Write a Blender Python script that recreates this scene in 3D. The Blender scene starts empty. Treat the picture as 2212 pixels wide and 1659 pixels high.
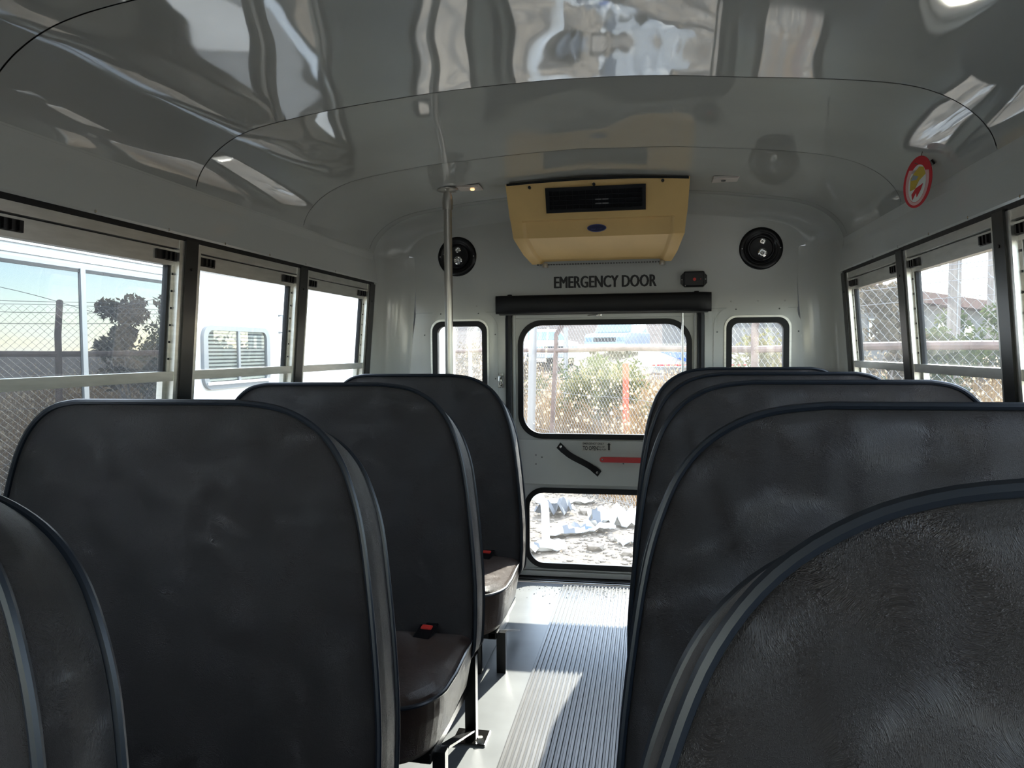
import bpy, bmesh, math, random
from mathutils import Vector, Matrix, noise
random.seed(7)
scene = bpy.context.scene
col = scene.collection

# ------------------------------------------------------------------ camera
FPX = 1620.0                       # focal length in pixels of the 2212 px wide frame
cam_d = bpy.data.cameras.new('camera')
cam_d.sensor_fit = 'HORIZONTAL'; cam_d.sensor_width = 36.0
cam_d.lens = FPX / 2212.0 * 36.0
cam_d.clip_start = 0.02; cam_d.clip_end = 400
cam = bpy.data.objects.new('camera', cam_d); col.objects.link(cam)
_R = ((0.9839364, 0.0010922, -0.1785160),
      (0.1783822, -0.0452023, 0.9829224),
      (-0.0069958, -0.9989773, -0.0446710))     # world = R * (right, down, forward)
cam.matrix_world = Matrix(((_R[0][0], -_R[0][1], -_R[0][2], 0.238),
                           (_R[1][0], -_R[1][1], -_R[1][2], 0.0),
                           (_R[2][0], -_R[2][1], -_R[2][2], 1.14),
                           (0, 0, 0, 1)))
scene.camera = cam

# ------------------------------------------------------------------ sky, sun, exposure
SUN_AZ, SUN_EL = math.radians(13), math.radians(33)    # behind the bus, a little to the right
SUN_DIR = Vector((math.sin(SUN_AZ)*math.cos(SUN_EL), math.cos(SUN_AZ)*math.cos(SUN_EL), math.sin(SUN_EL)))
world = bpy.data.worlds.new('sky'); scene.world = world
world.use_nodes = True
nt = world.node_tree; nt.nodes.clear()
w_out = nt.nodes.new('ShaderNodeOutputWorld'); w_bg = nt.nodes.new('ShaderNodeBackground')
w_sky = nt.nodes.new('ShaderNodeTexSky'); w_sky.sky_type = 'NISHITA'
w_sky.sun_disc = False; w_sky.sun_elevation = SUN_EL; w_sky.sun_rotation = SUN_AZ
w_sky.air_density = 1.0; w_sky.dust_density = 0.25; w_sky.ozone_density = 2.0
w_tc = nt.nodes.new('ShaderNodeTexCoord'); w_map = nt.nodes.new('ShaderNodeMapping')
w_map.inputs['Scale'].default_value = (1.2, 1.0, 4.5)
w_no = nt.nodes.new('ShaderNodeTexNoise'); w_no.inputs['Scale'].default_value = 2.2
w_no.inputs['Detail'].default_value = 6; w_no.inputs['Roughness'].default_value = 0.6
w_cr = nt.nodes.new('ShaderNodeValToRGB')
w_cr.color_ramp.elements[0].position = 0.42; w_cr.color_ramp.elements[1].position = 0.72
w_mix = nt.nodes.new('ShaderNodeMixRGB'); w_mix.inputs[2].default_value = (9.0, 9.2, 9.6, 1)
nt.links.new(w_tc.outputs['Generated'], w_map.inputs[0]); nt.links.new(w_map.outputs[0], w_no.inputs['Vector'])
nt.links.new(w_no.outputs['Fac'], w_cr.inputs[0]); nt.links.new(w_cr.outputs[0], w_mix.inputs[0])
nt.links.new(w_sky.outputs[0], w_mix.inputs[1]); nt.links.new(w_mix.outputs[0], w_bg.inputs[0])
w_bg.inputs[1].default_value = 0.40
nt.links.new(w_bg.outputs[0], w_out.inputs[0])
sun_d = bpy.data.lights.new('sun', 'SUN'); sun_d.energy = 6.0; sun_d.angle = math.radians(0.6)
sun_d.color = (1.0, 0.95, 0.86)
sun = bpy.data.objects.new('sun', sun_d); col.objects.link(sun)
sun.rotation_euler = (-SUN_DIR).to_track_quat('-Z', 'Y').to_euler()
vs = scene.view_settings
vs.view_transform = 'Standard'; vs.look = 'None'; vs.gamma = 1.0; vs.use_curve_mapping = False
vs.exposure = 1.52

# ------------------------------------------------------------------ materials
MATS = {}
def new_mat(name):
    m = bpy.data.materials.new(name); m.use_nodes = True
    MATS[name] = m
    nt = m.node_tree; b = nt.nodes.get('Principled BSDF')
    return m, nt, b
def pmat(name, colr, rough=0.5, metal=0.0, spec=0.5, var=0.0, vscale=8.0, bump=0.0, bscale=60.0, col2=None, coat=0.0,
         bdist=0.01, stretch=None, detail=4.0):
    m, nt, b = new_mat(name)
    b.inputs['Base Color'].default_value = (*colr, 1); b.inputs['Roughness'].default_value = rough
    b.inputs['Metallic'].default_value = metal; b.inputs['Specular IOR Level'].default_value = spec
    if coat: b.inputs['Coat Weight'].default_value = coat; b.inputs['Coat Roughness'].default_value = 0.06
    tc = nt.nodes.new('ShaderNodeTexCoord'); mp = nt.nodes.new('ShaderNodeMapping')
    if stretch: mp.inputs['Scale'].default_value = stretch
    nt.links.new(tc.outputs['Object'], mp.inputs[0])
    if var or col2:
        n = nt.nodes.new('ShaderNodeTexNoise'); n.inputs['Scale'].default_value = vscale; n.inputs['Detail'].default_value = detail
        nt.links.new(mp.outputs[0], n.inputs['Vector'])
        r = nt.nodes.new('ShaderNodeValToRGB')
        c2 = col2 if col2 else tuple(max(0, c*(1-var)) for c in colr)
        r.color_ramp.elements[0].position = 0.35; r.color_ramp.elements[1].position = 0.65
        r.color_ramp.elements[0].color = (*c2, 1); r.color_ramp.elements[1].color = (*colr, 1)
        nt.links.new(n.outputs['Fac'], r.inputs[0]); nt.links.new(r.outputs[0], b.inputs['Base Color'])
    if bump:
        n2 = nt.nodes.new('ShaderNodeTexNoise'); n2.inputs['Scale'].default_value = bscale; n2.inputs['Detail'].default_value = 5
        nt.links.new(mp.outputs[0], n2.inputs['Vector'])
        bp = nt.nodes.new('ShaderNodeBump'); bp.inputs['Strength'].default_value = bump; bp.inputs['Distance'].default_value = bdist
        nt.links.new(n2.outputs['Fac'], bp.inputs['Height']); nt.links.new(bp.outputs[0], b.inputs['Normal'])
    return m

pmat('paint', (0.50, 0.508, 0.478), 0.13, spec=0.5, bump=0.05, bscale=3.0, bdist=0.02)
pmat('ceiling_paint', (0.405, 0.41, 0.385), 0.035, spec=0.85, var=0.06, vscale=3.0)
pmat('door_paint', (0.56, 0.57, 0.54), 0.3, var=0.06, vscale=4)
pmat('seam_dark', (0.10, 0.10, 0.095), 0.6)
pmat('black_rubber', (0.006, 0.0065, 0.008), 0.45, spec=0.3, bump=0.1, bscale=40)
pmat('black_plastic', (0.005, 0.005, 0.006), 0.28, spec=0.35)
pmat('black_pad', (0.005, 0.0055, 0.007), 0.45, spec=0.3, bump=0.15, bscale=120, bdist=0.002)
pmat('black_paint', (0.007, 0.0075, 0.008), 0.3, spec=0.4, var=0.4, vscale=20)
pmat('aluminium', (0.62, 0.61, 0.57), 0.32, metal=0.85, var=0.12, vscale=14, stretch=(1, 1, 6))
pmat('steel', (0.52, 0.50, 0.46), 0.28, metal=0.9, var=0.25, vscale=12, stretch=(1, 1, 0.2))
pmat('chrome', (0.75, 0.74, 0.72), 0.12, metal=1.0)
pmat('tan_plastic', (0.72, 0.48, 0.19), 0.42, var=0.10, vscale=5, bump=0.03, bscale=200, bdist=0.001)
pmat('floor_rubber', (0.235, 0.245, 0.25), 0.38, var=0.22, vscale=5, bump=0.06, bscale=30, bdist=0.003)
pmat('mat_rubber', (0.085, 0.085, 0.088), 0.35, var=0.3, vscale=9)
pmat('rib_rubber', (0.19, 0.19, 0.19), 0.33, var=0.35, vscale=12, stretch=(1, 0.3, 1))
pmat('red_paint', (0.55, 0.012, 0.016), 0.3)
pmat('red_plastic', (0.62, 0.04, 0.03), 0.35)
pmat('text_black', (0.012, 0.012, 0.012), 0.5)
pmat('sticker_white', (0.52, 0.50, 0.45), 0.5)
pmat('white_plastic', (0.7, 0.66, 0.6), 0.35)
pmat('badge_blue', (0.012, 0.013, 0.06), 0.3)
pmat('badge_text', (0.10, 0.11, 0.25), 0.3)
pmat('white_body', (0.80, 0.80, 0.79), 0.25, var=0.03, vscale=2)
pmat('trim_grey', (0.35, 0.36, 0.37), 0.35)
pmat('rv_frame', (0.24, 0.25, 0.255), 0.35, metal=0.3)
pmat('blind', (0.34, 0.335, 0.30), 0.5)
pmat('dark_inside', (0.03, 0.03, 0.032), 0.6)
pmat('gravel', (0.27, 0.225, 0.175), 0.9, col2=(0.14, 0.115, 0.09), vscale=9, bump=0.8, bscale=25, bdist=0.03, detail=8)
pmat('dirt', (0.105, 0.076, 0.066), 0.95, col2=(0.07, 0.05, 0.042), vscale=0.8, bump=0.5, bscale=4, bdist=0.1, detail=8)
pmat('stone', (0.30, 0.26, 0.22), 0.85, var=0.4, vscale=2.0)
pmat('fence_steel', (0.33, 0.31, 0.30), 0.5, metal=0.4)
pmat('fence_wire', (0.40, 0.39, 0.37), 0.45, metal=0.5)
pmat('rust_pipe', (0.22, 0.145, 0.12), 0.7, var=0.4, vscale=10)
pmat('wood_pole', (0.30, 0.25, 0.22), 0.9, var=0.35, vscale=5, stretch=(3, 3, 0.4))
pmat('roof_brown', (0.16, 0.075, 0.055), 0.8, var=0.2, vscale=2)
pmat('building_wall', (0.16, 0.15, 0.145), 0.8, var=0.2, vscale=1)
pmat('orange_red', (0.70, 0.13, 0.06), 0.6)
pmat('car_blue_white', (0.30, 0.36, 0.42), 0.25)
pmat('car_glass', (0.16, 0.24, 0.30), 0.08, spec=0.8)
pmat('tyre', (0.02, 0.02, 0.02), 0.8)
pmat('trash_white', (0.62, 0.62, 0.61), 0.5)
pmat('trash_grey', (0.16, 0.175, 0.20), 0.5)
pmat('print_blue', (0.03, 0.10, 0.32), 0.5)
pmat('tag_red', (0.62, 0.03, 0.04), 0.45)
pmat('tag_pink', (0.75, 0.45, 0.42), 0.45)
pmat('tag_white', (0.78, 0.78, 0.72), 0.45)
pmat('tag_yellow', (0.60, 0.42, 0.06), 0.45)
pmat('tag_grey', (0.32, 0.36, 0.38), 0.45)
pmat('string', (0.16, 0.13, 0.09), 0.8)
pmat('shard', (0.75, 0.77, 0.76), 0.15)

def vinyl(name, c1, c2, rough):
    m, nt, b = new_mat(name)
    tc = nt.nodes.new('ShaderNodeTexCoord')
    n = nt.nodes.new('ShaderNodeTexNoise'); n.inputs['Scale'].default_value = 5; n.inputs['Detail'].default_value = 6
    nt.links.new(tc.outputs['Object'], n.inputs['Vector'])
    r = nt.nodes.new('ShaderNodeValToRGB'); r.color_ramp.elements[0].position = 0.3; r.color_ramp.elements[1].position = 0.7
    r.color_ramp.elements[0].color = (*c1, 1); r.color_ramp.elements[1].color = (*c2, 1)
    nt.links.new(n.outputs['Fac'], r.inputs[0]); nt.links.new(r.outputs[0], b.inputs['Base Color'])
    b.inputs['Roughness'].default_value = rough; b.inputs['Specular IOR Level'].default_value = 0.75
    # wrinkled hide relief: distorted noise creases plus a fine grain
    w = nt.nodes.new('ShaderNodeTexNoise'); w.inputs['Scale'].default_value = 11; w.inputs['Detail'].default_value = 7
    w.inputs['Distortion'].default_value = 1.6; w.inputs['Roughness'].default_value = 0.62
    nt.links.new(tc.outputs['Object'], w.inputs['Vector'])
    v = nt.nodes.new('ShaderNodeTexVoronoi'); v.feature = 'DISTANCE_TO_EDGE'; v.inputs['Scale'].default_value = 26
    nt.links.new(w.outputs['Color'], v.inputs['Vector'])
    ad = nt.nodes.new('ShaderNodeMath'); ad.operation = 'MULTIPLY_ADD'; ad.inputs[1].default_value = 0.35
    nt.links.new(v.outputs['Distance'], ad.inputs[0]); nt.links.new(w.outputs['Fac'], ad.inputs[2])
    bp = nt.nodes.new('ShaderNodeBump'); bp.inputs['Strength'].default_value = 0.9; bp.inputs['Distance'].default_value = 0.016
    nt.links.new(ad.outputs[0], bp.inputs['Height']); nt.links.new(bp.outputs[0], b.inputs['Normal'])
    return m
vinyl('brown_vinyl', (0.026, 0.021, 0.022), (0.042, 0.034, 0.034), 0.52)
vinyl('brown_vinyl_cushion', (0.055, 0.028, 0.018), (0.085, 0.045, 0.029), 0.36)
pmat('piping_navy', (0.010, 0.014, 0.022), 0.35)

def glass_mat(name, dirt, dirt_scale=6.0, tint=(0.93, 0.95, 0.94), refl=1.0, streak=(1, 1, 1), dcol=(0.75, 0.74, 0.70)):
    """thin pane: clear with Fresnel reflection, plus a film of dust that scatters light"""
    m = bpy.data.materials.new(name); m.use_nodes = True; MATS[name] = m
    nt = m.node_tree; nt.nodes.clear()
    out = nt.nodes.new('ShaderNodeOutputMaterial')
    tr = nt.nodes.new('ShaderNodeBsdfTransparent'); tr.inputs[0].default_value = (*tint, 1)
    gl = nt.nodes.new('ShaderNodeBsdfGlossy'); gl.inputs['Roughness'].default_value = 0.0
    lw = nt.nodes.new('ShaderNodeLayerWeight'); lw.inputs['Blend'].default_value = 0.5
    pw = nt.nodes.new('ShaderNodeMath'); pw.operation = 'POWER'; pw.inputs[1].default_value = 5.0
    fr = nt.nodes.new('ShaderNodeMath'); fr.operation = 'MULTIPLY_ADD'; fr.inputs[1].default_value = 0.8; fr.inputs[2].default_value = 0.03
    nt.links.new(lw.outputs['Facing'], pw.inputs[0]); nt.links.new(pw.outputs[0], fr.inputs[0])
    mx = nt.nodes.new('ShaderNodeMixShader')
    nt.links.new(fr.outputs[0], mx.inputs[0]); nt.links.new(tr.outputs[0], mx.inputs[1]); nt.links.new(gl.outputs[0], mx.inputs[2])
    tl = nt.nodes.new('ShaderNodeBsdfTranslucent'); tl.inputs[0].default_value = (*dcol, 1)
    df = nt.nodes.new('ShaderNodeBsdfDiffuse'); df.inputs[0].default_value = (*dcol, 1)
    m2 = nt.nodes.new('ShaderNodeMixShader'); m2.inputs[0].default_value = 0.5
    nt.links.new(tl.outputs[0], m2.inputs[1]); nt.links.new(df.outputs[0], m2.inputs[2])
    tc = nt.nodes.new('ShaderNodeTexCoord'); mp = nt.nodes.new('ShaderNodeMapping'); mp.inputs['Scale'].default_value = streak
    n = nt.nodes.new('ShaderNodeTexNoise'); n.inputs['Scale'].default_value = dirt_scale; n.inputs['Detail'].default_value = 5
    nt.links.new(tc.outputs['Object'], mp.inputs[0]); nt.links.new(mp.outputs[0], n.inputs['Vector'])
    r = nt.nodes.new('ShaderNodeValToRGB'); r.color_ramp.elements[0].position = 0.38; r.color_ramp.elements[1].position = 0.72
    d0, d1 = dirt
    r.color_ramp.elements[0].color = (d0, d0, d0, 1); r.color_ramp.elements[1].color = (d1, d1, d1, 1)
    nt.links.new(n.outputs['Fac'], r.inputs[0])
    m3 = nt.nodes.new('ShaderNodeMixShader')
    nt.links.new(r.outputs[0], m3.inputs[0]); nt.links.new(mx.outputs[0], m3.inputs[1]); nt.links.new(m2.outputs[0], m3.inputs[2])
    nt.links.new(m3.outputs[0], out.inputs[0])
    return m
glass_mat('side_glass', (0.015, 0.045))
glass_mat('door_glass', (0.008, 0.05), 4.5)
glass_mat('dusty_glass', (0.05, 0.105), 3.0)
def mirror_glass(name, amount, inside=(0.02, 0.022, 0.024)):
    m = bpy.data.materials.new(name); m.use_nodes = True; MATS[name] = m
    nt = m.node_tree; nt.nodes.clear()
    out = nt.nodes.new('ShaderNodeOutputMaterial')
    gl = nt.nodes.new('ShaderNodeBsdfGlossy'); gl.inputs['Roughness'].default_value = 0.004; gl.inputs[0].default_value = (0.92, 0.97, 1.0, 1)
    df = nt.nodes.new('ShaderNodeBsdfDiffuse'); df.inputs[0].default_value = (*inside, 1)
    mx = nt.nodes.new('ShaderNodeMixShader'); mx.inputs[0].default_value = amount
    nt.links.new(df.outputs[0], mx.inputs[1]); nt.links.new(gl.outputs[0], mx.inputs[2]); nt.links.new(mx.outputs[0], out.inputs[0])
mirror_glass('rv_glass', 0.105)
def leaf_mat(name, c1, c2, trans=0.45):
    m = bpy.data.materials.new(name); m.use_nodes = True; MATS[name] = m
    nt = m.node_tree; nt.nodes.clear()
    out = nt.nodes.new('ShaderNodeOutputMaterial')
    tc = nt.nodes.new('ShaderNodeTexCoord'); n = nt.nodes.new('ShaderNodeTexNoise'); n.inputs['Scale'].default_value = 2.5; n.inputs['Detail'].default_value = 3
    nt.links.new(tc.outputs['Object'], n.inputs['Vector'])
    r = nt.nodes.new('ShaderNodeValToRGB'); r.color_ramp.elements[0].position = 0.35; r.color_ramp.elements[1].position = 0.65
    r.color_ramp.elements[0].color = (*c1, 1); r.color_ramp.elements[1].color = (*c2, 1)
    nt.links.new(n.outputs['Fac'], r.inputs[0])
    d = nt.nodes.new('ShaderNodeBsdfDiffuse'); t = nt.nodes.new('ShaderNodeBsdfTranslucent')
    nt.links.new(r.outputs[0], d.inputs[0]); nt.links.new(r.outputs[0], t.inputs[0])
    mx = nt.nodes.new('ShaderNodeMixShader'); mx.inputs[0].default_value = trans
    nt.links.new(d.outputs[0], mx.inputs[1]); nt.links.new(t.outputs[0], mx.inputs[2]); nt.links.new(mx.outputs[0], out.inputs[0])
leaf_mat('dry_grass', (0.20, 0.12, 0.055), (0.33, 0.22, 0.11))
leaf_mat('seed_head', (0.40, 0.30, 0.19), (0.50, 0.40, 0.28))
leaf_mat('green_leaf', (0.04, 0.06, 0.022), (0.10, 0.12, 0.04))
leaf_mat('olive_leaf', (0.09, 0.09, 0.035), (0.19, 0.165, 0.065))
leaf_mat('brown_leaf', (0.12, 0.085, 0.055), (0.21, 0.16, 0.10))
m, nt_, b_ = new_mat('lamp_glow')
b_.inputs['Base Color'].default_value = (0.8, 0.5, 0.25, 1)
b_.inputs['Emission Color'].default_value = (1.0, 0.55, 0.22, 1); b_.inputs['Emission Strength'].default_value = 0.9
pmat('lens_clear', (0.62, 0.55, 0.50), 0.12, spec=0.7)

# ------------------------------------------------------------------ mesh helpers
class MB:
    """collects shapes; build() links them as ONE mesh object"""
    def __init__(s): s.v = []; s.f = []
    def add(s, vs, fs):
        o = len(s.v); s.v += [tuple(p) for p in vs]; s.f += [tuple(i+o for i in f) for f in fs]; return s
    def box(s, lo, hi, bev=0.0):
        x0, y0, z0 = lo; x1, y1, z1 = hi
        if bev <= 0:
            return s.add([(x0,y0,z0),(x1,y0,z0),(x1,y1,z0),(x0,y1,z0),(x0,y0,z1),(x1,y0,z1),(x1,y1,z1),(x0,y1,z1)],
                         [(0,3,2,1),(4,5,6,7),(0,1,5,4),(1,2,6,5),(2,3,7,6),(3,0,4,7)])
        bm = bmesh.new(); bmesh.ops.create_cube(bm, size=1)
        for v in bm.verts:
            v.co = Vector(((x0+x1)/2 + v.co.x*(x1-x0), (y0+y1)/2 + v.co.y*(y1-y0), (z0+z1)/2 + v.co.z*(z1-z0)))
        b = min(bev, 0.49*min(abs(x1-x0), abs(y1-y0), abs(z1-z0)))
        bmesh.ops.bevel(bm, geom=bm.edges[:], offset=b, segments=2, profile=0.5, affect='EDGES')
        return s.from_bm(bm)
    def from_bm(s, bm, mat=None):
        bm.verts.index_update()
        s.add([(mat @ v.co) if mat else v.co for v in bm.verts], [[v.index for v in f.verts] for f in bm.faces]); bm.free(); return s
    def grid(s, rows, closed=False, wrap_rows=False):
        n = len(rows[0]); vs = [p for r in rows for p in r]; fs = []
        R = len(rows)
        for i in range(R if wrap_rows else R-1):
            for j in range(n if closed else n-1):
                a = i*n + j; b = i*n + (j+1) % n; i2 = (i+1) % R
                fs.append((a, b, i2*n + (j+1) % n, i2*n + j))
        return s.add(vs, fs)
    def tube(s, pts, r, n=8, caps=True, closed=False):
        pts = [Vector(p) for p in pts]; rows = []; N = len(pts)
        prev = None
        for i, p in enumerate(pts):
            if closed: t = pts[(i+1) % N] - pts[i-1]
            else: t = pts[min(i+1, N-1)] - pts[max(i-1, 0)]
            t.normalize()
            if prev is None:
                a = Vector((0,0,1)) if abs(t.z) < 0.9 else Vector((1,0,0))
                u = t.cross(a).normalized()
            else:
                u = (prev - t*prev.dot(t)).normalized()
            prev = u; w = t.cross(u)
            rr = r[i] if isinstance(r, (list, tuple)) else r
            rows.append([p + u*(rr*math.cos(2*math.pi*k/n)) + w*(rr*math.sin(2*math.pi*k/n)) for k in range(n)])
        o = len(s.v); s.grid(rows, closed=True, wrap_rows=closed)
        if caps and not closed:
            s.f.append(tuple(o+k for k in reversed(range(n)))); s.f.append(tuple(o+(N-1)*n+k for k in range(n)))
        return s
    def lathe(s, prof, n=32, center=(0,0,0), axis='Z'):
        """prof: list of (r, h) turned around an axis"""
        rows = []
        for r, h in prof:
            row = []
            for k in range(n):
                a = 2*math.pi*k/n; c, d = r*math.cos(a), r*math.sin(a)
                p = {'Z': (c, d, h), 'Y': (c, h, d), 'X': (h, c, d)}[axis]
                row.append((p[0]+center[0], p[1]+center[1], p[2]+center[2]))
            rows.append(row)
        return s.grid(rows, closed=True)
    def prism(s, poly, h0, h1, fn):
        """poly 2-D, extruded from h0 to h1; fn(a, b, h) -> 3-D"""
        n = len(poly); vs = [fn(a, b, h0) for a, b in poly] + [fn(a, b, h1) for a, b in poly]
        fs = [tuple(reversed(range(n))), tuple(range(n, 2*n))] + [(i, (i+1) % n, n+(i+1) % n, n+i) for i in range(n)]
        return s.add(vs, fs)
    def build(s, name, mat, parent=None, smooth=False, fix=True, loc=None):
        me = bpy.data.meshes.new(name); me.from_pydata(s.v, [], s.f); me.validate()
        if fix:
            bm = bmesh.new(); bm.from_mesh(me); bmesh.ops.recalc_face_normals(bm, faces=bm.faces[:]); bm.to_mesh(me); bm.free()
        if smooth is not False:
            me.polygons.foreach_set('use_smooth', [True]*len(me.polygons))
            me.set_sharp_from_angle(angle=math.radians(40 if smooth is True else smooth))
        me.materials.append(MATS[mat])
        o = bpy.data.objects.new(name, me); col.objects.link(o)
        if parent: o.parent = parent
        if loc: o.location = loc
        return o
def tag(o, label=None, cat=None, group=None, kind=None):
    if label: o['label'] = label
    if cat: o['category'] = cat
    if group: o['group'] = group
    if kind: o['kind'] = kind
    return o
def empty(name, loc=(0,0,0), label=None, cat=None, group=None, kind=None):
    o = bpy.data.objects.new(name, None); col.objects.link(o); o.location = loc; o.empty_display_size = 0.1
    return tag(o, label, cat, group, kind)
def shift(mb, d):
    mb.v = [(p[0]+d[0], p[1]+d[1], p[2]+d[2]) for p in mb.v]; return mb
def rrect(x0, x1, z0, z1, r, n=8):
    pts = []
    for cx_, cz_, a0 in ((x1-r, z1-r, 0), (x0+r, z1-r, 90), (x0+r, z0+r, 180), (x1-r, z0+r, 270)):
        for k in range(n+1):
            a = math.radians(a0 + 90*k/n); pts.append((cx_ + r*math.cos(a), cz_ + r*math.sin(a)))
    return pts
def holed(outer, holes, fn, flip=False):
    """flat polygon with holes -> MB"""
    bm = bmesh.new(); es = []
    for loop in [outer] + holes:
        vv = [bm.verts.new(fn(a, b)) for a, b in loop]
        es += [bm.edges.new((vv[i], vv[(i+1) % len(vv)])) for i in range(len(vv))]
    bmesh.ops.triangle_fill(bm, edges=es, use_beauty=True, use_dissolve=False)
    mb = MB(); return mb.from_bm(bm)
def ring(mb, inner, outer, d0, d1, fn):
    """frame between two loops of equal length with thickness d0..d1"""
    rows = [[fn(a, b, d0) for a, b in inner], [fn(a, b, d0) for a, b in outer], [fn(a, b, d1) for a, b in outer], [fn(a, b, d1) for a, b in inner]]
    return mb.grid(rows, closed=True, wrap_rows=True)
def text_obj(name, body, mat, size, parent, loc, rot, wscale=1.0, extrude=0.0006, align='LEFT', bold=0.0):
    cu = bpy.data.curves.new(name, 'FONT'); cu.body = body; cu.size = size; cu.extrude = extrude; cu.align_x = align; cu.offset = bold
    cu.resolution_u = 3
    tmp = bpy.data.objects.new(name+'_c', cu); col.objects.link(tmp)
    dg = bpy.context.evaluated_depsgraph_get(); dg.update()
    me = bpy.data.meshes.new_from_object(tmp.evaluated_get(dg)); me.name = name
    bpy.data.objects.remove(tmp); bpy.data.curves.remove(cu)
    for v in me.vertices: v.co.x *= wscale
    me.materials.clear(); me.materials.append(MATS[mat])
    o = bpy.data.objects.new(name, me); col.objects.link(o); o.location = loc; o.rotation_euler = rot
    if parent: o.parent = parent
    return o
def copy_tree(o, parent=None):
    c = o.copy(); col.objects.link(c); c.parent = parent
    for ch in [x for x in bpy.data.objects if x.parent == o]:
        copy_tree(ch, c)
    return c

# ------------------------------------------------------------------ the bus shell
YR, YF = 3.65, -3.0            # rear wall, front end
GZ = -0.72                     # ground level outside
def wx(z): return 1.10 + (1.087 - z)*0.085          # half width of the wall at height z
ROOF = [(1.076,1.612),(1.062,1.655),(1.035,1.695),(0.99,1.735),(0.93,1.768),(0.86,1.790),(0.76,1.808),(0.62,1.826),(0.45,1.842),(0.25,1.857),(0.0,1.865)]
def smooth_curve(pts, n=4):
    out = []
    for i in range(len(pts)-1):
        p0 = pts[max(i-1, 0)]; p1 = pts[i]; p2 = pts[i+1]; p3 = pts[min(i+2, len(pts)-1)]
        for k in range(n):
            t = k/n
            out.append(tuple(0.5*(2*p1[j] + (p2[j]-p0[j])*t + (2*p0[j]-5*p1[j]+4*p2[j]-p3[j])*t*t + (-p0[j]+3*p1[j]-3*p2[j]+p3[j])*t**3) for j in range(2)))
    out.append(pts[-1]); return out
half = smooth_curve(ROOF)
ARC = [(-x, z) for x, z in half] + [(x, z) for x, z in reversed(half[:-1])]     # left cove over the crown to the right cove

floor_o = MB().box((-1.2, YF, -0.10), (1.2, 3.60, 0.0)).build('floor', 'floor_rubber')
tag(floor_o, 'smooth grey rubber bus floor under the seats', 'floor', kind='structure')

# ceiling: panels between transverse seams, slightly buckled sheet metal
SEAMS = [YF, -2.29, -1.57, -0.85, -0.13, 0.59, 1.31, 2.03, 2.73, 3.43, 3.498]
ceil = MB().grid([[(x*1.02, y, z+0.012 if abs(x) < 1 else z+0.006) for x, z in ARC] for y in (YF, 3.56)]).build('ceiling', 'seam_dark', smooth=True)
tag(ceil, 'glossy white sheet metal bus ceiling with dark transverse seams', 'ceiling', kind='structure')
def wob(x, y, amp=0.006):
    return amp*noise.noise(Vector((x*2.0+3.1, y*1.7, 0.4))) + amp*0.45*noise.noise(Vector((x*4.6, y*4.1+2, 1.9)))
for i in range(len(SEAMS)-1):
    y0, y1 = SEAMS[i]+0.0022, SEAMS[i+1]-0.0022
    rows = []
    fine = i >= 4
    ny = 26 if fine else 6
    arc = ARC
    for k in range(ny+1):
        t = k/ny; y = y0 + (y1-y0)*t
        edge = math.sin(math.pi*t)**0.6 if 0 < t < 1 else 0
        rows.append([(x, y, z + (wob(x, y) + 0.0015*(2*edge-1))*min(1, (1.09-abs(x))*5)) for x, z in arc])
    MB().grid(rows).build('ceiling_panel', 'ceiling_paint', ceil, smooth=60)
# outer skin so that no daylight leaks in
roof_out = MB()
outer = [(-1.116,1.462),(-1.118,1.68),(-1.02,1.86),(-0.7,1.93),(0,1.96),(0.7,1.93),(1.02,1.86),(1.118,1.68),(1.116,1.462)]
roof_out.grid([[(x, y, z) for x, z in outer] for y in (YF-0.05, YR+0.08)]).build('roof_skin', 'white_body', ceil)
for yy in (YF-0.05, YR+0.08):
    pass

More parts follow.
